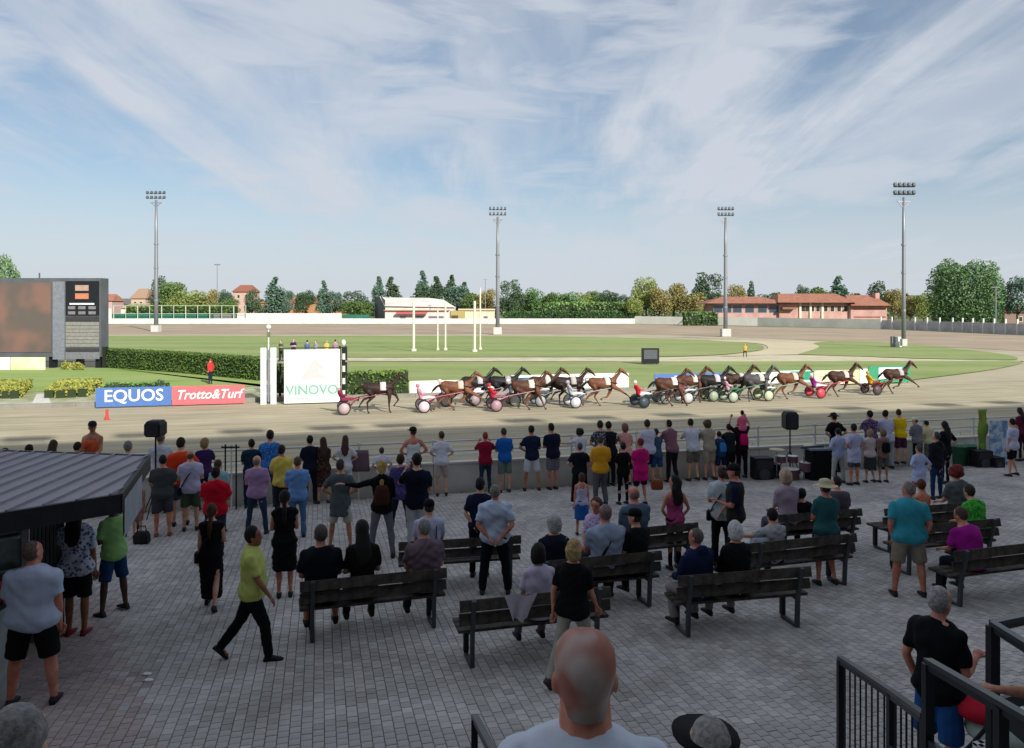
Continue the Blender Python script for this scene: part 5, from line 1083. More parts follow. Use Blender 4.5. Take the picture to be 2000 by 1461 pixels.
def rail_p(px, yt, top, bot, hair, label, **k): 
    k.setdefault('arms', 'rail'); k.setdefault('lean', 8); return person(px, yt, RV, k.pop('face', 14), top, bot, hair, label, grp=GR, **k)
# ---- left part of the wall, seen over the kiosk roof
rail_p(8, 877, ('t', '#4a4640'), ('trousers', BK), ('short', '#2a2320'), 'dark haired head at the left edge just above the kiosk roof')
rail_p(54, 870, ('t', '#44505a'), ('trousers', BK), ('short', '#241e1a'), 'dark haired head above the kiosk roof, second from the left', arms='down')
rail_p(101, 861, ('t', '#5a4a3c'), ('trousers', BK), ('long', '#4a3626'), 'brown haired head above the kiosk roof, third from the left', sex='f', arms='cross')
rail_p(148, 865, ('t', '#3a3a34'), ('trousers', BK), ('short', '#2c2018'), 'dark haired head above the kiosk roof left of the orange top')
person(181, 826, ('v', 20.75), 190, ('tank', '#e0623e'), ('shorts', '#a83a30'), ('cap', '#2c2c34'), 'man in an orange tank top sitting up on the rail behind the kiosk', legs='sit', arms='lap', sk='m', dz=.72, grp=GR)
person(250, 860, ('v', 18.6), 10, ('shirt', WT), ('trousers', GY), ('crop', '#8a8580'), 'grey haired white shirted man just behind the kiosk roof end', arms='cross', grp=GR)
person(268, 938, ('f', 1050), 20, ('t', '#b98a86'), ('shorts', '#a87a74'), ('long', '#5a4030'), 'woman in dusty pink half hidden by the kiosk side panel', sex='f', arms=('hip', 'down'), grp=GP)
rail_p(312, 848, ('shirt', '#c6cbd8'), ('trousers', GY), ('crop', '#7a6e66'), 'man in a pale shirt under the left loudspeaker')
person(353, 849, ('v', 18.6), 14, ('t', '#dc4322'), ('shorts', '#39404a'), ('short', '#2a1e18'), 'man in a bright orange red T-shirt', arms=('cross', 'hip'), wide=1.12, grp=GR)
rail_p(399, 857, ('t', '#3c2458'), ('trousers', '#2a2c3a'), ('bob', '#a8885c'), 'blonde woman in a dark purple top', sex='f')
person(318, 889, ('f', 1047), 12, ('t', '#474b4c'), ('shorts', '#4a4c52', 'check', '#35373c'), ('short', '#1e1a18'), 'man in a charcoal T-shirt and grey plaid shorts', arms='cross', wide=1.15, shoe='#8a4a44', sk='r', grp=GP)
person(372, 878, ('f', 1036), 16, ('t', '#b9b6d0'), ('shorts', '#45523f'), ('balding', '#6a5648'), 'man in a pale lilac T-shirt with a diagonal bag strap', arms='cross', bag=('strap', '#1c2436'), wide=1.1, grp=GP)
person(427, 898, ('f', 1040), 14, ('t', '#8fb3bd'), ('trousers', '#4a5a5a'), ('short', '#4a3a2e'), 'person in a pale aqua top behind the red shirted man', arms='cross', grp=GP)
person(421, 912, ('f', 1088), 10, ('polo', '#c3122c'), ('jeans', '#2a3040'), ('short', '#1c1614'), 'broad man in a bright red polo shirt', arms='cross', wide=1.2, sk='m', grp=GP)
person(413, 982, ('f', 1186), 8, ('dress', '#121216'), None, ('tail', '#4c3222'), 'brown haired woman in a long black dress with a round bag', arms=('down', 'cross'), sex='f', sleeves='longdress', legs='walk2', bag=('strap', '#26262c'), grp=GP)
person(222, 972, ('f', 1197), 62, ('t', '#8fbf74'), ('shorts', '#22406c'), ('short', '#171312'), 'dark skinned man in a light green T-shirt and blue shorts', arms=('phone', 'phone'), sk='d', legs='wide', grp=GP)
person(150, 985, ('f', 1240), 8, ('t', '#3f5a94', 'floral', '#c9d0de'), ('shorts', '#17181b'), ('long', '#15110f'), 'person in a blue and white floral shirt and black shorts', arms=('cross', 'down'), sk='t', shoe='#8a2030', sex='f', wide=1.2, grp=GP)
person(64, 1056, ('f', 1376), 4, ('polo', '#b4bfd6'), ('shorts', '#121214'), ('crop', '#6a5550'), 'heavy man in a pale blue shirt and black shorts, front left', arms=('phone', 'down'), wide=1.38, belly=.05, sk='r', legs='wide', shoe='#1d1f2a', grp=GP)
person(493, 1024, ('f', 1288), -78, ('polo', '#bcc46c'), ('trousers', '#101218'), ('short', '#14100f'), 'man in a lime yellow polo shirt walking to the right', arms=('back', 'swingf'), legs='walk', wide=1.12, belly=.03, sk='t', shoe='#101114', grp=GP)
# ---- wall between the gate posts and the middle
rail_p(490, 859, ('t', '#163042'), ('trousers', NV), ('short', '#2a2420'), 'person in a dark teal top left of the bright blue shirt', arms='cross')
rail_p(526, 842, ('t', '#1d4c9c', 'blotch', '#4a8ad0'), ('jeans', JN), ('short', '#26201c'), 'man in a bright blue patterned football shirt', wide=1.1)
person(502, 889, ('f', 1043), 12, ('t', '#a585ac'), ('jeans', '#2c3a54'), ('balding', '#8a7a80'), 'grey haired man in a lilac T-shirt and jeans', arms='cross', wide=1.12, grp=GP)
person(550, 869, ('f', 1020), 12, ('t', '#dfc65c'), ('trousers', '#20242a'), ('short', '#33221a'), 'man in a yellow T-shirt', arms='cross', sk='m', grp=GP)
person(581, 892, ('f', 1050), 14, ('t', '#6b94cc'), ('jeans', '#4d6f98'), ('crop', '#6a5040'), 'man in a light blue T-shirt and faded jeans', arms='cross', wide=1.1, sk='r', grp=GP)
person(556, 958, ('f', 1166), 14, ('dress', '#101013'), None, ('tail', '#1c1715'), 'woman in a short black sleeveless dress holding a phone', arms=('cross', 'phone'), sex='f', sleeves='none', legs='close', grp=GP, sk='r')
rail_p(606, 852, ('t', '#161c2c'), ('trousers', '#1b1e26'), ('short', '#1e1916'), 'man in a navy T-shirt left of the long haired woman', arms='cross')
rail_p(632, 855, ('dress', '#5a3f34', 'floral', '#2e201c'), None, ('long', '#4c2f22'), 'long brown haired woman in a brown print dress', sex='f')
rail_p(674, 852, ('t', '#d2d0d8'), ('shorts', '#c8c6cc'), ('long', '#54382a'), 'brown long haired woman in a white top by the rail', sex='f', arms='hip')
rail_p(747, 876, ('shirt', '#c9c8da'), ('trousers', '#888a92'), ('short', '#4a4036'), 'person in a white shirt left of the purple top', arms='hip', lean=14)
person(665, 896, ('f', 1072), 10, ('tunic', '#515c60'), ('shorts', '#b4b2a4'), ('crop', '#4a443e'), 'man in a long grey green shirt with hands on his hips', arms='hip', legs='wide', grp=GP, sk='m')
person(746, 899, ('f', 1090), 10, ('hood', '#141417'), ('trousers', '#6a6e74'), ('tail', '#c3a35c'), 'blonde woman in a black hoodie wearing a dark backpack', arms=('side', 'cross'), sleeves='long', sex='f', legs='wide', bag=('backpack', '#46281f'), grp=GP)
person(782, 886, ('f', 1050), 12, ('t', '#5a4880', 'check', '#2c3a6c'), ('jeans', '#1c2238'), ('short', '#3a2a22'), 'slim person in a violet checked top and dark jeans', arms='cross', sex='f', legs='wide', grp=GP)
person(814, 886, ('f', 1085), 12, ('t', '#11182a'), ('trousers', '#b8bac4'), ('short', '#221c1a'), 'man in a dark navy T-shirt and white trousers', arms=('cam', 'cross'), wide=1.08, grp=GP)
rail_p(808, 835, ('tank', '#d5dbe0'), ('shorts', '#5a6068'), ('cap', '#26241f'), 'young man in a white vest and dark cap', sk='r', arms='hip')
rail_p(863, 845, ('t', '#cfd0dc'), ('shorts', '#b0a49c'), ('short', '#4a4038'), 'woman in a white T-shirt and beige shorts leaning on the rail', sex='f', arms='hip', lean=14)
rail_p(948, 845, ('t', '#8c1434'), ('jeans', '#24364a'), ('crop', '#a04038'), 'person in a crimson T-shirt with raised elbows', arms='cam', sk='r')
rail_p(986, 837, ('t', '#1a60b0'), ('shorts', '#6c7a74'), ('crop', '#4a4440'), 'man in a plain royal blue T-shirt', arms='cross')
rail_p(1039, 832, ('t', '#1b2440'), ('shorts', '#ccd0d8'), ('short', '#221f1e'), 'man in a navy T-shirt and white shorts', legs='wide', arms=('hip', 'cross'), sk='m')
rail_p(1080, 828, ('t', '#181c34'), ('shorts', '#8a8c98', 'check', '#33353f'), ('short', '#1c1918'), 'man in a navy T-shirt and checked shorts', arms='cross', sk='r')
rail_p(1135, 828, ('t', '#d5d2de'), ('jeans', '#33383f'), ('curly', '#241e1b'), 'dark curly haired woman in a white T-shirt', sex='f', arms=('side', 'rail'), size=1.66)
rail_p(1175, 823, ('t', '#8d8f9c', 'floral', '#33353f'), ('trousers', BK), ('short', '#302a26'), 'person in a grey patterned shirt behind the yellow shirt', arms='hip')
rail_p(1192, 824, ('t', '#1d1d24'), ('trousers', BK), ('short', '#231e1a'), 'dark dressed person touching the grey patterned shirt')
rail_p(1222, 828, ('t', '#d79a92'), ('skirt', '#1c1c20'), ('bob', '#8a5a4a'), 'woman in a salmon pink top at the rail', sex='f', arms=('rail', 'cross'))
rail_p(1268, 821, ('t', '#c6c8de'), ('shorts', '#1e2444'), ('short', '#3a302a'), 'man in a white T-shirt and navy shorts, legs in view', arms='cross')
rail_p(1283, 838, ('t', '#3a5470'), ('shorts', '#2c4a7c'), ('short', '#3a302a'), 'person in slate blue right of the navy shorts', sex='f')
person(1132, 864, ('f', 985), 16, ('t', '#121c26'), ('trousers', '#14161a'), ('crop', '#4c5054'), 'grey haired man in a near black T-shirt', arms='hip', wide=1.15, grp=GP, shoe='#d8d8dc')
person(1173, 851, ('f', 988), 12, ('t', '#d99c28'), ('trousers', '#5a5c60'), ('crop', '#50483c'), 'man in a mustard yellow T-shirt', arms='cross', wide=1.15, grp=GP)
person(1217, 864, ('f', 985), 12, ('t', '#121715'), ('leggings', '#101114'), ('short', '#2a2622'), 'woman in black with a jacket tied at the waist', arms='cross', sex='f', grp=GP)
person(1251, 856, ('f', 987), 12, ('tunic', '#c01872'), ('shorts', '#1a1a26'), ('short', '#8a2c3c'), 'woman in a long magenta top and dark shorts', arms='cross', sex='f', wide=1.1, sk='r', grp=GP)
rail_p(1313, 822, ('shirt', '#9a7484', 'check', '#5a3040'), ('trousers', '#201c22'), ('short', '#1f1b1a'), 'person in a burgundy plaid shirt leaning on the rail', legs='bent', lean=14)
rail_p(1354, 820, ('t', '#c9cddc'), ('shorts', '#6e665c'), ('short', '#2c2622'), 'man in a white T-shirt and taupe shorts leaning', legs='bent', lean=14)
rail_p(1386, 822, ('shirt', '#a49a8a'), ('shorts', '#a09684'), ('curly', '#5a4a34'), 'curly haired person in beige', legs='bent', lean=12)
rail_p(1408, 848, ('t', '#1c4468'), ('shorts', NV), ('short', '#181614'), 'child in blue left of the magenta backpack', size=1.4, bag=('backpack', '#3a78b8'))
rail_p(1426, 838, ('t', '#172428'), ('trousers', '#15181c'), ('short', '#161616'), 'dark dressed person left of the magenta backpack', size=1.6)
pm_ = rail_p(1449, 822, ('t', '#24121c'), ('trousers', '#1e1018'), ('short', '#161212'), 'adult with a magenta backpack carrying a child', arms='up', bag=('backpack', '#c00e60'))
person(1450, 790, ('v', 20.3), 14, ('t', '#e2688c'), ('shorts', '#241420'), ('short', '#1c1214'), 'small child in pink riding on shoulders', legs='shoulders', arms='lap', dz=1.40, size=1.12, grp=GR)
# ---- right part
rail_p(1633, 808, ('t', '#121215'), ('trousers', '#141416'), ('hat', '#1a1a1c'), 'person in black wearing a black hat', arms='hip')
person(1637, 836, ('v', 18.6), 10, ('shirt', '#a9b4d0'), ('trousers', '#a8aaa6'), ('short', '#221d22'), 'man in a pale blue shirt and light trousers', arms='hip', sleeves='long', legs='wide', grp=GR)
person(1668, 828, ('v', 18.2), 14, ('tunic', '#b4b8d4'), ('shorts', '#4c4f58'), ('short', '#241f24'), 'person in a loose lavender shirt and grey shorts', arms='hip', sk='r', grp=GR)
rail_p(1702, 803, ('shirt', '#8a7a9c', 'floral', '#4a3458'), ('trousers', '#24242c'), ('short', '#1c191c'), 'person in a purple patterned shirt left of the yellow T-shirt')
rail_p(1733, 802, ('t', '#b9bedc'), ('trousers', '#8e949c'), ('short', '#1f1b1e'), 'person in pale blue next to the yellow T-shirt', arms='cross')
rail_p(1759, 800, ('t', '#e4c01c'), ('shorts', '#4c2848'), ('short', '#3a2c12'), 'boy in a bright yellow T-shirt and purple shorts', arms='cross', dz=.14)
person(1699, 838, ('v', 18.4), 12, ('t', '#b5a6a2', 'hstripe', '#cfc5c4'), ('skirt', '#3a3b3c'), ('bob', '#a88a70'), 'woman in a beige top and long dark grey skirt', arms='cross', sex='f', grp=GR)
person(1725, 838, ('f', 942), 12, ('t', '#a08278', 'stripe', '#6a4a48'), ('shorts', '#5a5e5c'), ('bob', '#8a6a50'), 'woman with a black backpack and striped top', arms='cross', sex='f', bag=('backpack', '#14161e'), sk='m', grp=GR)
rail_p(1792, 816, ('shirt', '#2c2c34', 'stripe', '#9a9aa6'), ('trousers', '#1c1e24'), ('cap', '#d6dccc'), 'person in a white cap and dark striped shirt', arms='cross')
rail_p(1814, 822, ('shirt', '#c9c59c'), ('trousers', '#6a6a5c'), ('short', '#1c2018'), 'person in a cream shirt', arms='hip')
person(1846, 823, ('f', 945), 14, ('t', '#14171a'), ('leggings', '#15171c'), ('long', '#121214'), 'slim long haired woman all in black', arms=('cross', 'hip'), sex='f', legs='close', grp=GR)
person(1795, 868, ('f', 985), 12, ('tunic', '#b4bede', 'stripe', '#9aa8d0'), ('shorts', '#8a5a40'), ('short', '#5a5048'), 'person in a long pale blue shirt in front of the striped one', arms='hip', sleeves='long', grp=GR, sex='f')
person(1829, 843, ('f', 975), 12, ('hood', '#20222a'), ('jeans', '#20355c'), ('crop', '#4c5054'), 'man in a dark jacket and blue jeans', arms='pocket', sleeves='long', grp=GR)
person(1978, 818, ('f', 930), 20, ('t', '#c0c2dc'), ('shorts', '#10111c'), ('short', '#17131c'), 'woman in a white T-shirt and wide black shorts at the right', arms='down', sex='f', wide=1.1, grp=GR)
rail_p(1997, 796, ('t', '#5a2038'), ('trousers', '#3a1220'), ('long', '#3a2430'), 'person in dark red cut by the right edge', arms='cross', sex='f')
# ---- middle of the plaza
person(936, 936, ('f', 1127), -12, ('t', '#141c38'), ('trousers', '#12141c'), ('short', '#162028'), 'man in dark navy leaning behind the white shirted man', arms=('behind', 'cross'), grp=GP, lean=6, off=(0, .0))
person(967, 946, ('f', 1160), 8, ('polo', '#b9c6de'), ('trousers', '#10121c'), ('crop', '#8c8680'), 'grey haired man in a white shirt with hands clasped behind', arms='behind', wide=1.25, sk='r', grp=GP)
person(1136, 924, ('f', 1045), 0, ('tank', '#b8b6d8'), ('skirt', '#2457a0'), ('bob', '#5c3c30'), 'girl with a brown bob, lilac top and blue skirt', arms='down', sex='f', sk='r', grp=GP)
person(1318, 929, ('f', 1112), 6, ('tank', '#b04a80'), ('leggings', '#141319'), ('long', '#1c1416'), 'long dark haired woman in a pink tank top', arms='ring', sex='f', legs='close', sk='r', grp=GP)
person(1436, 906, ('f', 1120), 62, ('t', '#18203c'), ('jeans', '#1c2c34'), ('cap', '#1a1a1c'), 'man in a navy T-shirt and waistcoat looking left', arms=('phone', 'swingf'), sk='r', legs='bent', bag=('vest', '#2e2a28'), grp=GP)
person(1410, 912, ('f', 1105), -30, ('shirt', '#b4c2c8'), ('trousers', '#14151b'), ('short', '#4a3a30'), 'person in a pale shirt with a crossbody bag, behind the navy one', arms='cross', bag=('strap', '#12161c'), grp=GP, sk='r')
person(1613, 938, ('f', 1142), 14, ('t', '#2c5c62'), ('shorts', '#4a5c70'), ('hat', '#c4bc9c'), 'woman in a straw sun hat and teal T-shirt', arms='cross', sex='f', wide=1.12, sk='r', grp=GP)
person(1775, 940, ('f', 1164), -4, ('polo', '#3a9cb0'), ('shorts', '#8c8274'), ('crop', '#8a827e'), 'grey haired man in a turquoise polo shirt and khaki shorts', arms='pocket', wide=1.32, belly=.03, legs='wide', sk='r', grp=GP)
person(1120, 1050, ('f', 1330), -32, ('t', '#111114'), ('trousers', '#9c9a90'), ('bob', '#b89a68'), 'blonde bobbed woman in a black T-shirt walking right', arms=('back', 'swingf'), legs='walk', sex='f', wide=1.15, sk='r', grp=GP, shoe='#3c2c30')
# ---- seated
def seat(key, px, yt, top, bot, hair, label, **k): k.setdefault('legs', 'sit'); k.setdefault('arms', 'lap'); k.setdefault('lean', 4); return person(px, yt, (key,), k.pop('face', 0), top, bot, hair, label, grp=GB, **k)
seat('B1', 628, 1038, ('t', '#10131e'), ('shorts', '#3c3e44'), ('crop', '#544c4a'), 'man in a dark navy T-shirt, left seat of the front left bench', wide=1.2, legs='sitin', sk='r')
seat('B1', 708, 1030, ('t', '#14140f'), ('trousers', '#17171a'), ('long', '#16130f'), 'long dark haired woman in the middle of the front left bench', sex='f', arms='cross')
seat('B1', 833, 1027, ('polo', '#6c5a66'), ('trousers', '#26282c'), ('crop', '#8a8c88'), 'grey haired man in a mauve polo, right seat of the front left bench', wide=1.22)
seat('B2', 838, 986, ('t', '#b9bcd8'), ('trousers', '#8a8c98'), ('cap', '#12141c'), 'person in white with dark straps and a black cap', bag=('straps', '#14161e'))
seat('B4', 1084, 1018, ('t', '#181d2c'), ('trousers', '#2a2c34'), ('bob', '#b0b0b0'), 'grey haired woman in dark clothes left of the shoulder strap man', sex='f', wide=1.2)
seat('B4', 1187, 997, ('polo', '#98a4bc'), ('trousers', '#3a3428'), ('crop', '#8a7270'), 'man in a grey blue shirt with a black shoulder strap', wide=1.35, bag=('strap', '#14161c'), sk='r')
seat('B4', 1246, 1004, ('t', '#15181c'), ('trousers', '#17191d'), ('cap', '#16161a'), 'person in a black cap and dark shirt beside the strap man', arms='cross', face=20, head=(20, 0))
seat('B3', 1056, 1075, ('t', '#c2b8d0'), ('trousers', '#6a6470'), ('bob', '#14100f'), 'black haired girl in white on the nearest bench', sex='f')
seat('B5', 1366, 1044, ('hood', '#152042'), ('trousers', '#8c8686'), ('crop', '#6a605e'), 'man in a navy jumper on the left of the long right bench', wide=1.3, sleeves='long', legs='sitin', sk='r', face=18)
seat('B5', 1441, 1031, ('t', '#131418'), ('trousers', '#8a867c'), ('bob', '#d2d2d4'), 'white haired woman in black on the long right bench', sex='f', wide=1.15, sleeves='long', face=6)
person(1166, 980, ('h', 1.30), 150, ('t', '#9a84bc', 'floral', '#c8b8d8'), ('trousers', '#4c4a5c'), ('bob', '#5a4038'), 'brown haired woman in a lilac print top facing the camera', legs='sit', arms='lap', sex='f', sk='r', grp=GB)
seat('B7', 1243, 960, ('t', '#54687c'), ('trousers', '#2a323a'), ('balding', '#8c7468'), 'balding man in a slate blue T-shirt sitting by the pink top', wide=1.2, sk='r')
seat('B8', 1640, 938, ('t', '#574e58'), ('trousers', '#3c2436'), ('crop', '#2e3030'), 'person in mauve grey sitting behind the sun hat woman', wide=1.2, arms='cross')
seat('B8', 1570, 948, ('t', '#111214'), ('trousers', '#16181f'), ('short', '#1c1a1a'), 'child in black on the far bench between the blonde and sun hat', size=1.5)
seat('B8', 1541, 922, ('t', '#8c7a8c', 'stripe', '#b4a4b4'), ('trousers', '#5a5868'), ('bob', '#c4a890'), 'blonde bobbed woman in a lilac striped top', sex='f', bag=None)
seat('B6', 1515, 943, ('t', '#a4a6ac'), ('trousers', '#2c2e34'), ('short', '#161716'), 'boy in light grey reaching left from the bench', size=1.55, arms=('side', 'lap'), bag=None)
t = thing('shoulder_bag', 'orange tan shoulder bag hanging behind the blonde striped woman', 'bag', (0, 0, 0)); xx, yy = at_h(1536, 1010, .72); t.location = (xx, yy, zp(xx, yy) + .48); b_ = MB(); b_.ell((0, 0, .14), (.17, .09, .14), 14, 8); put('body', b_, mat('bag_orange', '#b8763a', rough=.5, col2='#8a5024', scale=8), t, True); b_ = MB(); b_.tube([(-.13, 0, .2), (-.05, 0, .5), (.05, 0, .5), (.13, 0, .2)], .011, 6); put('strap', b_, mat('bag_orange', '#b8763a'), t)
seat('B9', 1806, 944, ('tank', '#d8733c'), ('shorts', '#3a2a22'), ('short', '#6a3420'), 'person in orange half hidden by the turquoise polo', sex='f', sk='r')
seat('B9', 1887, 917, ('t', '#5c6468'), ('trousers', '#33363a'), ('curly', '#741c20'), 'red curly haired person in a grey top')
seat('B10', 1922, 957, ('t', '#52c248', 'blotch', '#2c7a30'), ('trousers', '#20262a'), ('short', '#3a3428'), 'person in bright green hunched on the bench', lean=18)
seat('B11', 1906, 1002, ('t', '#a01c8e'), ('trousers', '#1c2030'), ('short', '#5a4a3a'), 'person in bright magenta hunched on the right edge bench', lean=20, wide=1.2, sk='r')
# ---- foreground on the terrace steps
person(1143, 1217, ('xyz', (1143-CX)/F*2.06, 2.06, 3.41), 0, ('polo', '#ccd4e2'), ('trousers', '#2a2e3a'), ('stub', '#97908f'), 'bald man in a pale blue polo seen from behind, centre foreground', arms=('cross', 'cross'), wide=1.06, sk='r', lod=.0095, cat='person', size=1.72, head=(.5, -1), nk=1.28)
person(30, 1380, ('xyz', (30-CX)/F*2.62, 2.62, 2.80), 8, ('shirt', '#4a4c58'), ('trousers', '#2a2a30'), ('short', '#8a8886'), 'grey haired head cut by the bottom left corner', arms='cross', size=1.82, lod=.012, head=(2, -2))
person(1388, 1424, ('xyz', (1388-CX)/F*2.9, 2.9, 2.80), 0, ('t', '#3a3c44'), ('trousers', '#2a2a30'), ('visor', '#9a9694'), 'grey haired head with a black visor at the bottom edge', arms='cross', size=1.62, lod=.012, head=(1, -4))
person(1833, 1147, ('xyz', (1833-CX)/F*6.2, 6.2, zp((1833-CX)/F*6.2, 6.2)), -62, ('polo', '#101116'), ('shorts', '#24508c'), ('crop', '#a6a3a4'), 'grey haired man in a black polo and denim shorts by the stairs', arms=('pocket', 'phone'), wide=1.02, head=(1, -3), sk='r', lod=.012, shoe='#4a3a2a')
x_ = 3.22; T_ = person(2200, 1100, ('xyz', x_, 4.02, 2.58), 96, ('t', '#c3c6de'), ('shorts', '#3a4250'), ('short', '#3a302a'), 'man past the right edge whose hand grips the dark railing', arms=('reach', 'reach'), sk='m', lod=.010, size=1.66)
# ---- infield and platform
person(1455, 671, ('xyz', *T(1455, 698), 0), 160, ('t', '#d8a83c'), ('trousers', '#33261c'), ('short', '#c9a47a'), 'person in yellow standing on the sand crossing of the infield', arms='cross')
person(411, 699, ('xyz', *T(411, 750), 0), 60, ('hood', '#c43a3a'), ('trousers', '#232b38'), ('short', '#9a4a40'), 'person in a red jacket standing on the lawn by the hedge', sleeves='long', arms='pocket')
for px, yt, tc_, lb in ((549, 664, '#3c5a4a', 'person in dark green, leftmost on the judges platform'), (573, 661, '#1c2c4c', 'person in navy on the judges platform'), (600, 664, '#5a6c8c', 'person in slate blue on the judges platform'), (617, 665, '#8a90a8', 'person in pale grey on the judges platform'), (638, 664, '#b8b04a', 'person in yellow on the judges platform'), (655, 663, '#a4848c', 'person in dusty pink on the judges platform')):
    xy = at_v(px, 51.8); person(px, yt, ('xyz', xy[0], xy[1], 2.44), random.choice((150, 200, 20)), ('t', tc_), ('trousers', '#2c2f36'), ('short', '#2a2420'), lb, arms='cross', size=zY(yt, xy[1]) - 2.44, grp='people on the judges platform')

# ================================================================ horses, sulkies and drivers
HM = {}
def coat(k, c, c2): return mat('coat_' + k, c, rough=.62, col2=c2, scale=3, spec=.25, lo=.4, hi=.6)
COATS = {'dark': coat('dark', '#3c2a24', '#241a18'), 'bay': coat('bay', '#67402e', '#3f271e'), 'chest': coat('chest', '#7f5238', '#5d3a28'), 'black': coat('black', '#2b2727', '#1a1819'), 'grey': coat('grey', '#5c5a5a', '#3c3b3d'), 'brown': coat('brown', '#54392c', '#36251e')}
GAITS = [  # fore right, fore left, hind right, hind left (x, z)
 [[(.55,1.05),(.92,.85),(1.22,.66),(1.45,.5),(1.5,.44)], [(.5,1.0),(.45,.72),(.28,.45),(.02,.42),(-.04,.36)], [(-.6,1.1),(-.5,.82),(-.92,.56),(-1.18,.22),(-1.22,.14)], [(-.55,1.1),(-.22,.84),(-.45,.5),(-.2,.12),(-.14,.04)]],
 [[(.5,1.0),(.5,.72),(.48,.42),(.5,.12),(.54,.04)], [(.55,1.05),(.85,.86),(.98,.6),(.82,.4),(.78,.34)], [(-.55,1.1),(-.3,.84),(-.62,.55),(-.6,.14),(-.56,.04)], [(-.6,1.1),(-.35,.84),(-.8,.66),(-.98,.40),(-1.0,.33)]],
 [[(.5,1.0),(.62,.74),(.78,.42),(.9,.12),(.95,.04)], [(.5,1.0),(.36,.74),(.12,.55),(-.06,.36),(-.1,.3)], [(-.6,1.1),(-.2,.86),(-.3,.52),(.0,.14),(.06,.05)], [(-.6,1.1),(-.62,.8),(-1.05,.6),(-1.3,.36),(-1.36,.3)]]]
def horse_parts(g):
    b = MB()
    def R_(x, z, w, h): return ring(V3(x, 0, z), V3(0, 1, 0), V3(0, 0, 1), w, h, 14, 2)
    b.rings([R_(-.86,1.26,.10,.12), R_(-.78,1.28,.20,.22), R_(-.62,1.29,.26,.27), R_(-.38,1.26,.265,.28), R_(-.1,1.21,.28,.30), R_(.2,1.19,.275,.31), R_(.45,1.22,.24,.31), R_(.64,1.27,.19,.25), R_(.76,1.28,.11,.15)])
    b.tube([(.5,0,1.34),(.72,0,1.5),(.93,0,1.72),(1.04,0,1.88)], [.22,.165,.12,.105], 12, flat=.62)
    b.tube([(1.0,0,1.93),(1.12,0,1.90),(1.27,0,1.78),(1.43,0,1.63),(1.5,0,1.56)], [.09,.115,.095,.065,.055], 10, flat=.75, round_=True)
    for s in (-1, 1): b.tube([(1.0, s*.055, 1.97), (1.03, s*.065, 2.09)], [.03, .01], 6)
    for k, leg in enumerate(GAITS[g]):
        y = -.13 if k % 2 == 0 else .13; hind = k >= 2; r = [.17,.115,.062,.036,.045] if hind else [.14,.085,.055,.033,.042]
        b.tube([(x, y, z) for x, z in leg], r, 9, round_=True)
    hv = MB()
    for k, leg in enumerate(GAITS[g]):
        y = -.13 if k % 2 == 0 else .13; a, c = Vector((leg[3][0], y, leg[3][1])), Vector((leg[4][0], y, leg[4][1])); hv.tube([c, c + (c-a).normalized()*.05], [.05, .06], 9)
    tl = MB(); tl.tube([(-.84,0,1.34),(-1.02,0,1.28),(-1.2,0,1.12),(-1.34,0,.95)], [.05,.07,.075,.02], 8, round_=True)
    mn = MB(); mn.tube([(.5,0,1.52),(.68,0,1.66),(.86,0,1.86),(.98,0,1.99),(1.1,0,1.98)], [.03,.05,.05,.04,.02], 6, flat=.5)
    hn = MB()
    for x in (.28, .35): hn.rings([ring(V3(x, 0, 1.2), V3(0,1,0), V3(0,0,1), .288, .33, 18, 2), ring(V3(x+.05, 0, 1.2), V3(0,1,0), V3(0,0,1), .284, .328, 18, 2)], caps=False)
    hn.tube([(.28,0,1.53),(.40,0,1.53)], .02, 5); hn.tube([(1.0,-.12,1.86),(1.28,-.1,1.7),(1.28,.1,1.7),(1.0,.12,1.86)], .012, 5); hn.tube([(.3,-.3,1.3),(.76,-.18,1.2),(.8,0,1.2),(.76,.18,1.2),(.3,.3,1.3)], .022, 5)
    sd = MB(); sd.rings([[V3(x, y*1.0, z) for y, z in ((-.30,1.16),(-.285,1.34),(-.16,1.50),(0,1.55),(.16,1.50),(.285,1.34),(.30,1.16))] + [V3(x, y*.96, z-.015) for y, z in ((.30,1.16),(.285,1.34),(.16,1.49),(0,1.535),(-.16,1.49),(-.285,1.34),(-.30,1.16))] for x in (.02, .17, .32)])
    return b, hv, tl, mn, hn, sd
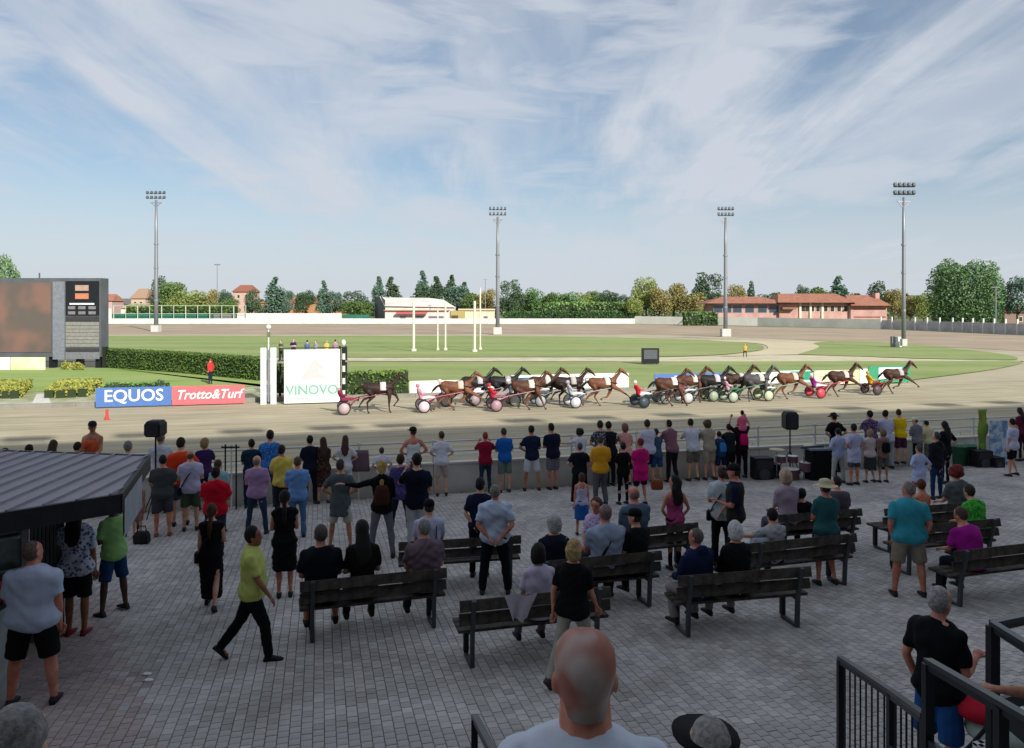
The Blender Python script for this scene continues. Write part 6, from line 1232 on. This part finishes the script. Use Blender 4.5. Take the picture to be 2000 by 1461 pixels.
HORSES = [  # px of the body centre, feet y, gait, coat, cloth colour, driver colour, wheel colour, labels
 (741, 806, 1, 'dark', '#d8c8c8', '#7c2c48', '#b9a5a8', 'leftmost dark brown trotting horse', 'maroon', '#8a3444'), (892, 802, 0, 'chest', '#c9b9a8', '#c98a9c', '#d9c6cc', 'reddish brown horse with pink sulky', 'pale pink', '#b03048'),
 (930, 790, 2, 'black', '#b8b4b8', '#7a7480', '#b8b4b4', 'dark horse running behind the reddish one', 'grey', '#5a5660'), (1030, 800, 2, 'bay', '#d9cfc2', '#b8283c', '#a88890', 'dark bay horse with a white number cloth', 'red', '#8a5a68'),
 (1062, 790, 0, 'brown', '#c9c4bc', '#5a6470', '#b4b8b4', 'brown horse half hidden behind the dark bay', 'slate', '#6a7470'), (985, 789, 1, 'black', '#a8a4a8', '#64303c', '#9c8c90', 'black horse running on the far side of the dark bay', 'burgundy', '#5a4650'), (1112, 791, 1, 'dark', '#b4b0a8', '#4c5c74', '#a4a8ac', 'dark horse following the light chestnut one', 'steel blue', '#50585c'), (1178, 793, 0, 'chest', '#d4c8bc', '#a8acb8', '#c9ccd4', 'light chestnut horse in a gap of the field', 'pale grey', '#8a8e98'),
 (1308, 793, 2, 'bay', '#e0d8d0', '#c4283c', '#3f4c54', 'brown horse behind the dark sulky wheels', 'scarlet', '#2c3840'), (1348, 786, 1, 'bay', '#c9c0b8', '#8a8ea8', '#8a9090', 'bay horse squeezed behind the near black one', 'lavender', '#5a6468'), (1392, 785, 0, 'black', '#c4bcc4', '#a05c78', '#c4c4c4', 'near black horse before the blue board', 'plum', '#4a5a58'),
 (1440, 781, 2, 'brown', '#bcb8b0', '#7c8458', '#9aa890', 'brown horse between the near black and grey ones', 'olive', '#5c6c54'), (1478, 783, 1, 'grey', '#c4c4bc', '#c8a0b0', '#aab8a8', 'dark grey horse before the white board', 'rose', '#4a7458'), (1544, 780, 0, 'chest', '#dcc8bc', '#5c7a5c', '#bccaa8', 'tall chestnut horse before the aqua board', 'green', '#8aa078'),
 (1643, 775, 0, 'brown', '#d0c4b8', '#9c3c90', '#d04c5c', 'dark brown horse before the cream board', 'purple', '#c83a50'), (1750, 769, 0, 'brown', '#b4b0b0', '#d0982c', '#5a4c50', 'leading brown horse at the right', 'yellow', '#8a3a30')]
hm_cache = {}
for i, (px, fy, g, ct, clth, drv, whl, lab, dname, frame) in enumerate(HORSES):
    x, y = at_z(px, fy); t = thing('trotting_horse', lab, 'horse', (x, y, 0), R(14 + random.uniform(-1.5, 1.5)), 'trotting horses in the race'); sc_ = 1.09
    parts = horse_parts(g); nm = ('body', 'hooves', 'tail', 'mane', 'harness', 'number_cloth'); ms = (COATS[ct], BLK, mat('mane_dark', '#1d1717', var=.2), mat('mane_dark', '#1d1717'), mat('harness_black', '#201c1e', rough=.5), cloth(clth))
    for n_, mb_, m_ in zip(nm, parts, ms):
        if n_ in ('body', 'mane', 'tail'):
            key = (g, n_, ct if n_ == 'body' else '')
            o = link(n_, mb_.mesh(n_, m_, True), t)
            PENDING.append((o, .03, .004 if n_ != 'body' else 0, None))
        else: o = put(n_, mb_, m_, t, n_ != 'harness')
        o.scale = (sc_, sc_*1.12, sc_*1.02)
    # sulky
    s = thing('racing_sulky', 'two wheeled sulky with %s driver behind the %s' % (dname, lab.split(' horse')[0] + ' horse'), 'sulky', (x, y, 0), t.rotation_euler.z, 'sulkies in the race'); wm = mat('disc_' + whl, whl, rough=.4, var=.1, scale=3); fm = mat('sulky_' + frame, frame, rough=.35)
    for sy_ in (-.62, .62):
        w_ = MB(); n_ = 20
        ringp = [[(-1.95 + .33*math.cos(2*math.pi*j/n_)*k, sy_ + dy, .36 + .33*math.sin(2*math.pi*j/n_)*k) for j in range(n_)] for k, dy in ((.15, -.05), (.9, -.02), (.9, .02), (.15, .05))]
        w_.rings(ringp); wo = put('wheel', w_, wm, s, True)
        ty = MB(); rr = [[(-1.95 + (.335+.03*math.cos(b))*math.cos(a), sy_ + .03*math.sin(b), .365 + (.335+.03*math.cos(b))*math.sin(a)) for b in np.linspace(0, 2*math.pi, 7)[:-1]] for a in np.linspace(0, 2*math.pi, 19)]; ty.rings(rr, caps=False); put('tyre', ty, BLK, wo, True)
        f_ = MB(); f_.tube([(-1.95, sy_*.86, .36), (-1.9, sy_*.8, .62), (-1.2, sy_*.62, .86), (-.2, sy_*.56, 1.02), (.35, sy_*.52, 1.1)], .026, 7); f_.bar((-1.95, sy_*.8, .36), (-1.95, sy_, .36), .03); put('shaft', f_, fm, s)
    f_ = MB(); f_.tube([(-1.9, -.5, .62), (-2.0, 0, .66), (-1.9, .5, .62)], .025, 7); put('crossbar', f_, fm, s); f_ = MB(); f_.ell((-2.0, 0, .72), (.2, .17, .05), 12, 6); put('seat', f_, BLK, s)
    sh_ = MB(); sh_.rings([[(-1.62 + .0*k, -.5, .42), (-1.62, .5, .42), (-1.35, .5, .74), (-1.35, -.5, .74)], [(-1.60, -.5, .42), (-1.60, .5, .42), (-1.33, .5, .74), (-1.33, -.5, .74)]]); put('mud_guard', sh_, fm, s)
    rz = t.rotation_euler.z; dx, dy = -2.0*math.cos(rz), -2.0*math.sin(rz)
    person(0, 0, ('xyz', x + dx, y + dy, .68), math.degrees(rz) - 90, ('polo', drv), ('trousers', '#d8d8dc' if i % 3 else frame), ('helmet', drv if i % 2 else '#d8d8dc'), '%s jacketed driver on the sulky behind the %s' % (dname, lab.split(' horse')[0] + ' horse'), legs='drive', arms='reins', lean=-22, sleeves='long', size=1.72, lod=.03, grp='drivers in the race')
# thin raised sand where the hooves fall
fuse_pending()
bpy.context.view_layer.update()
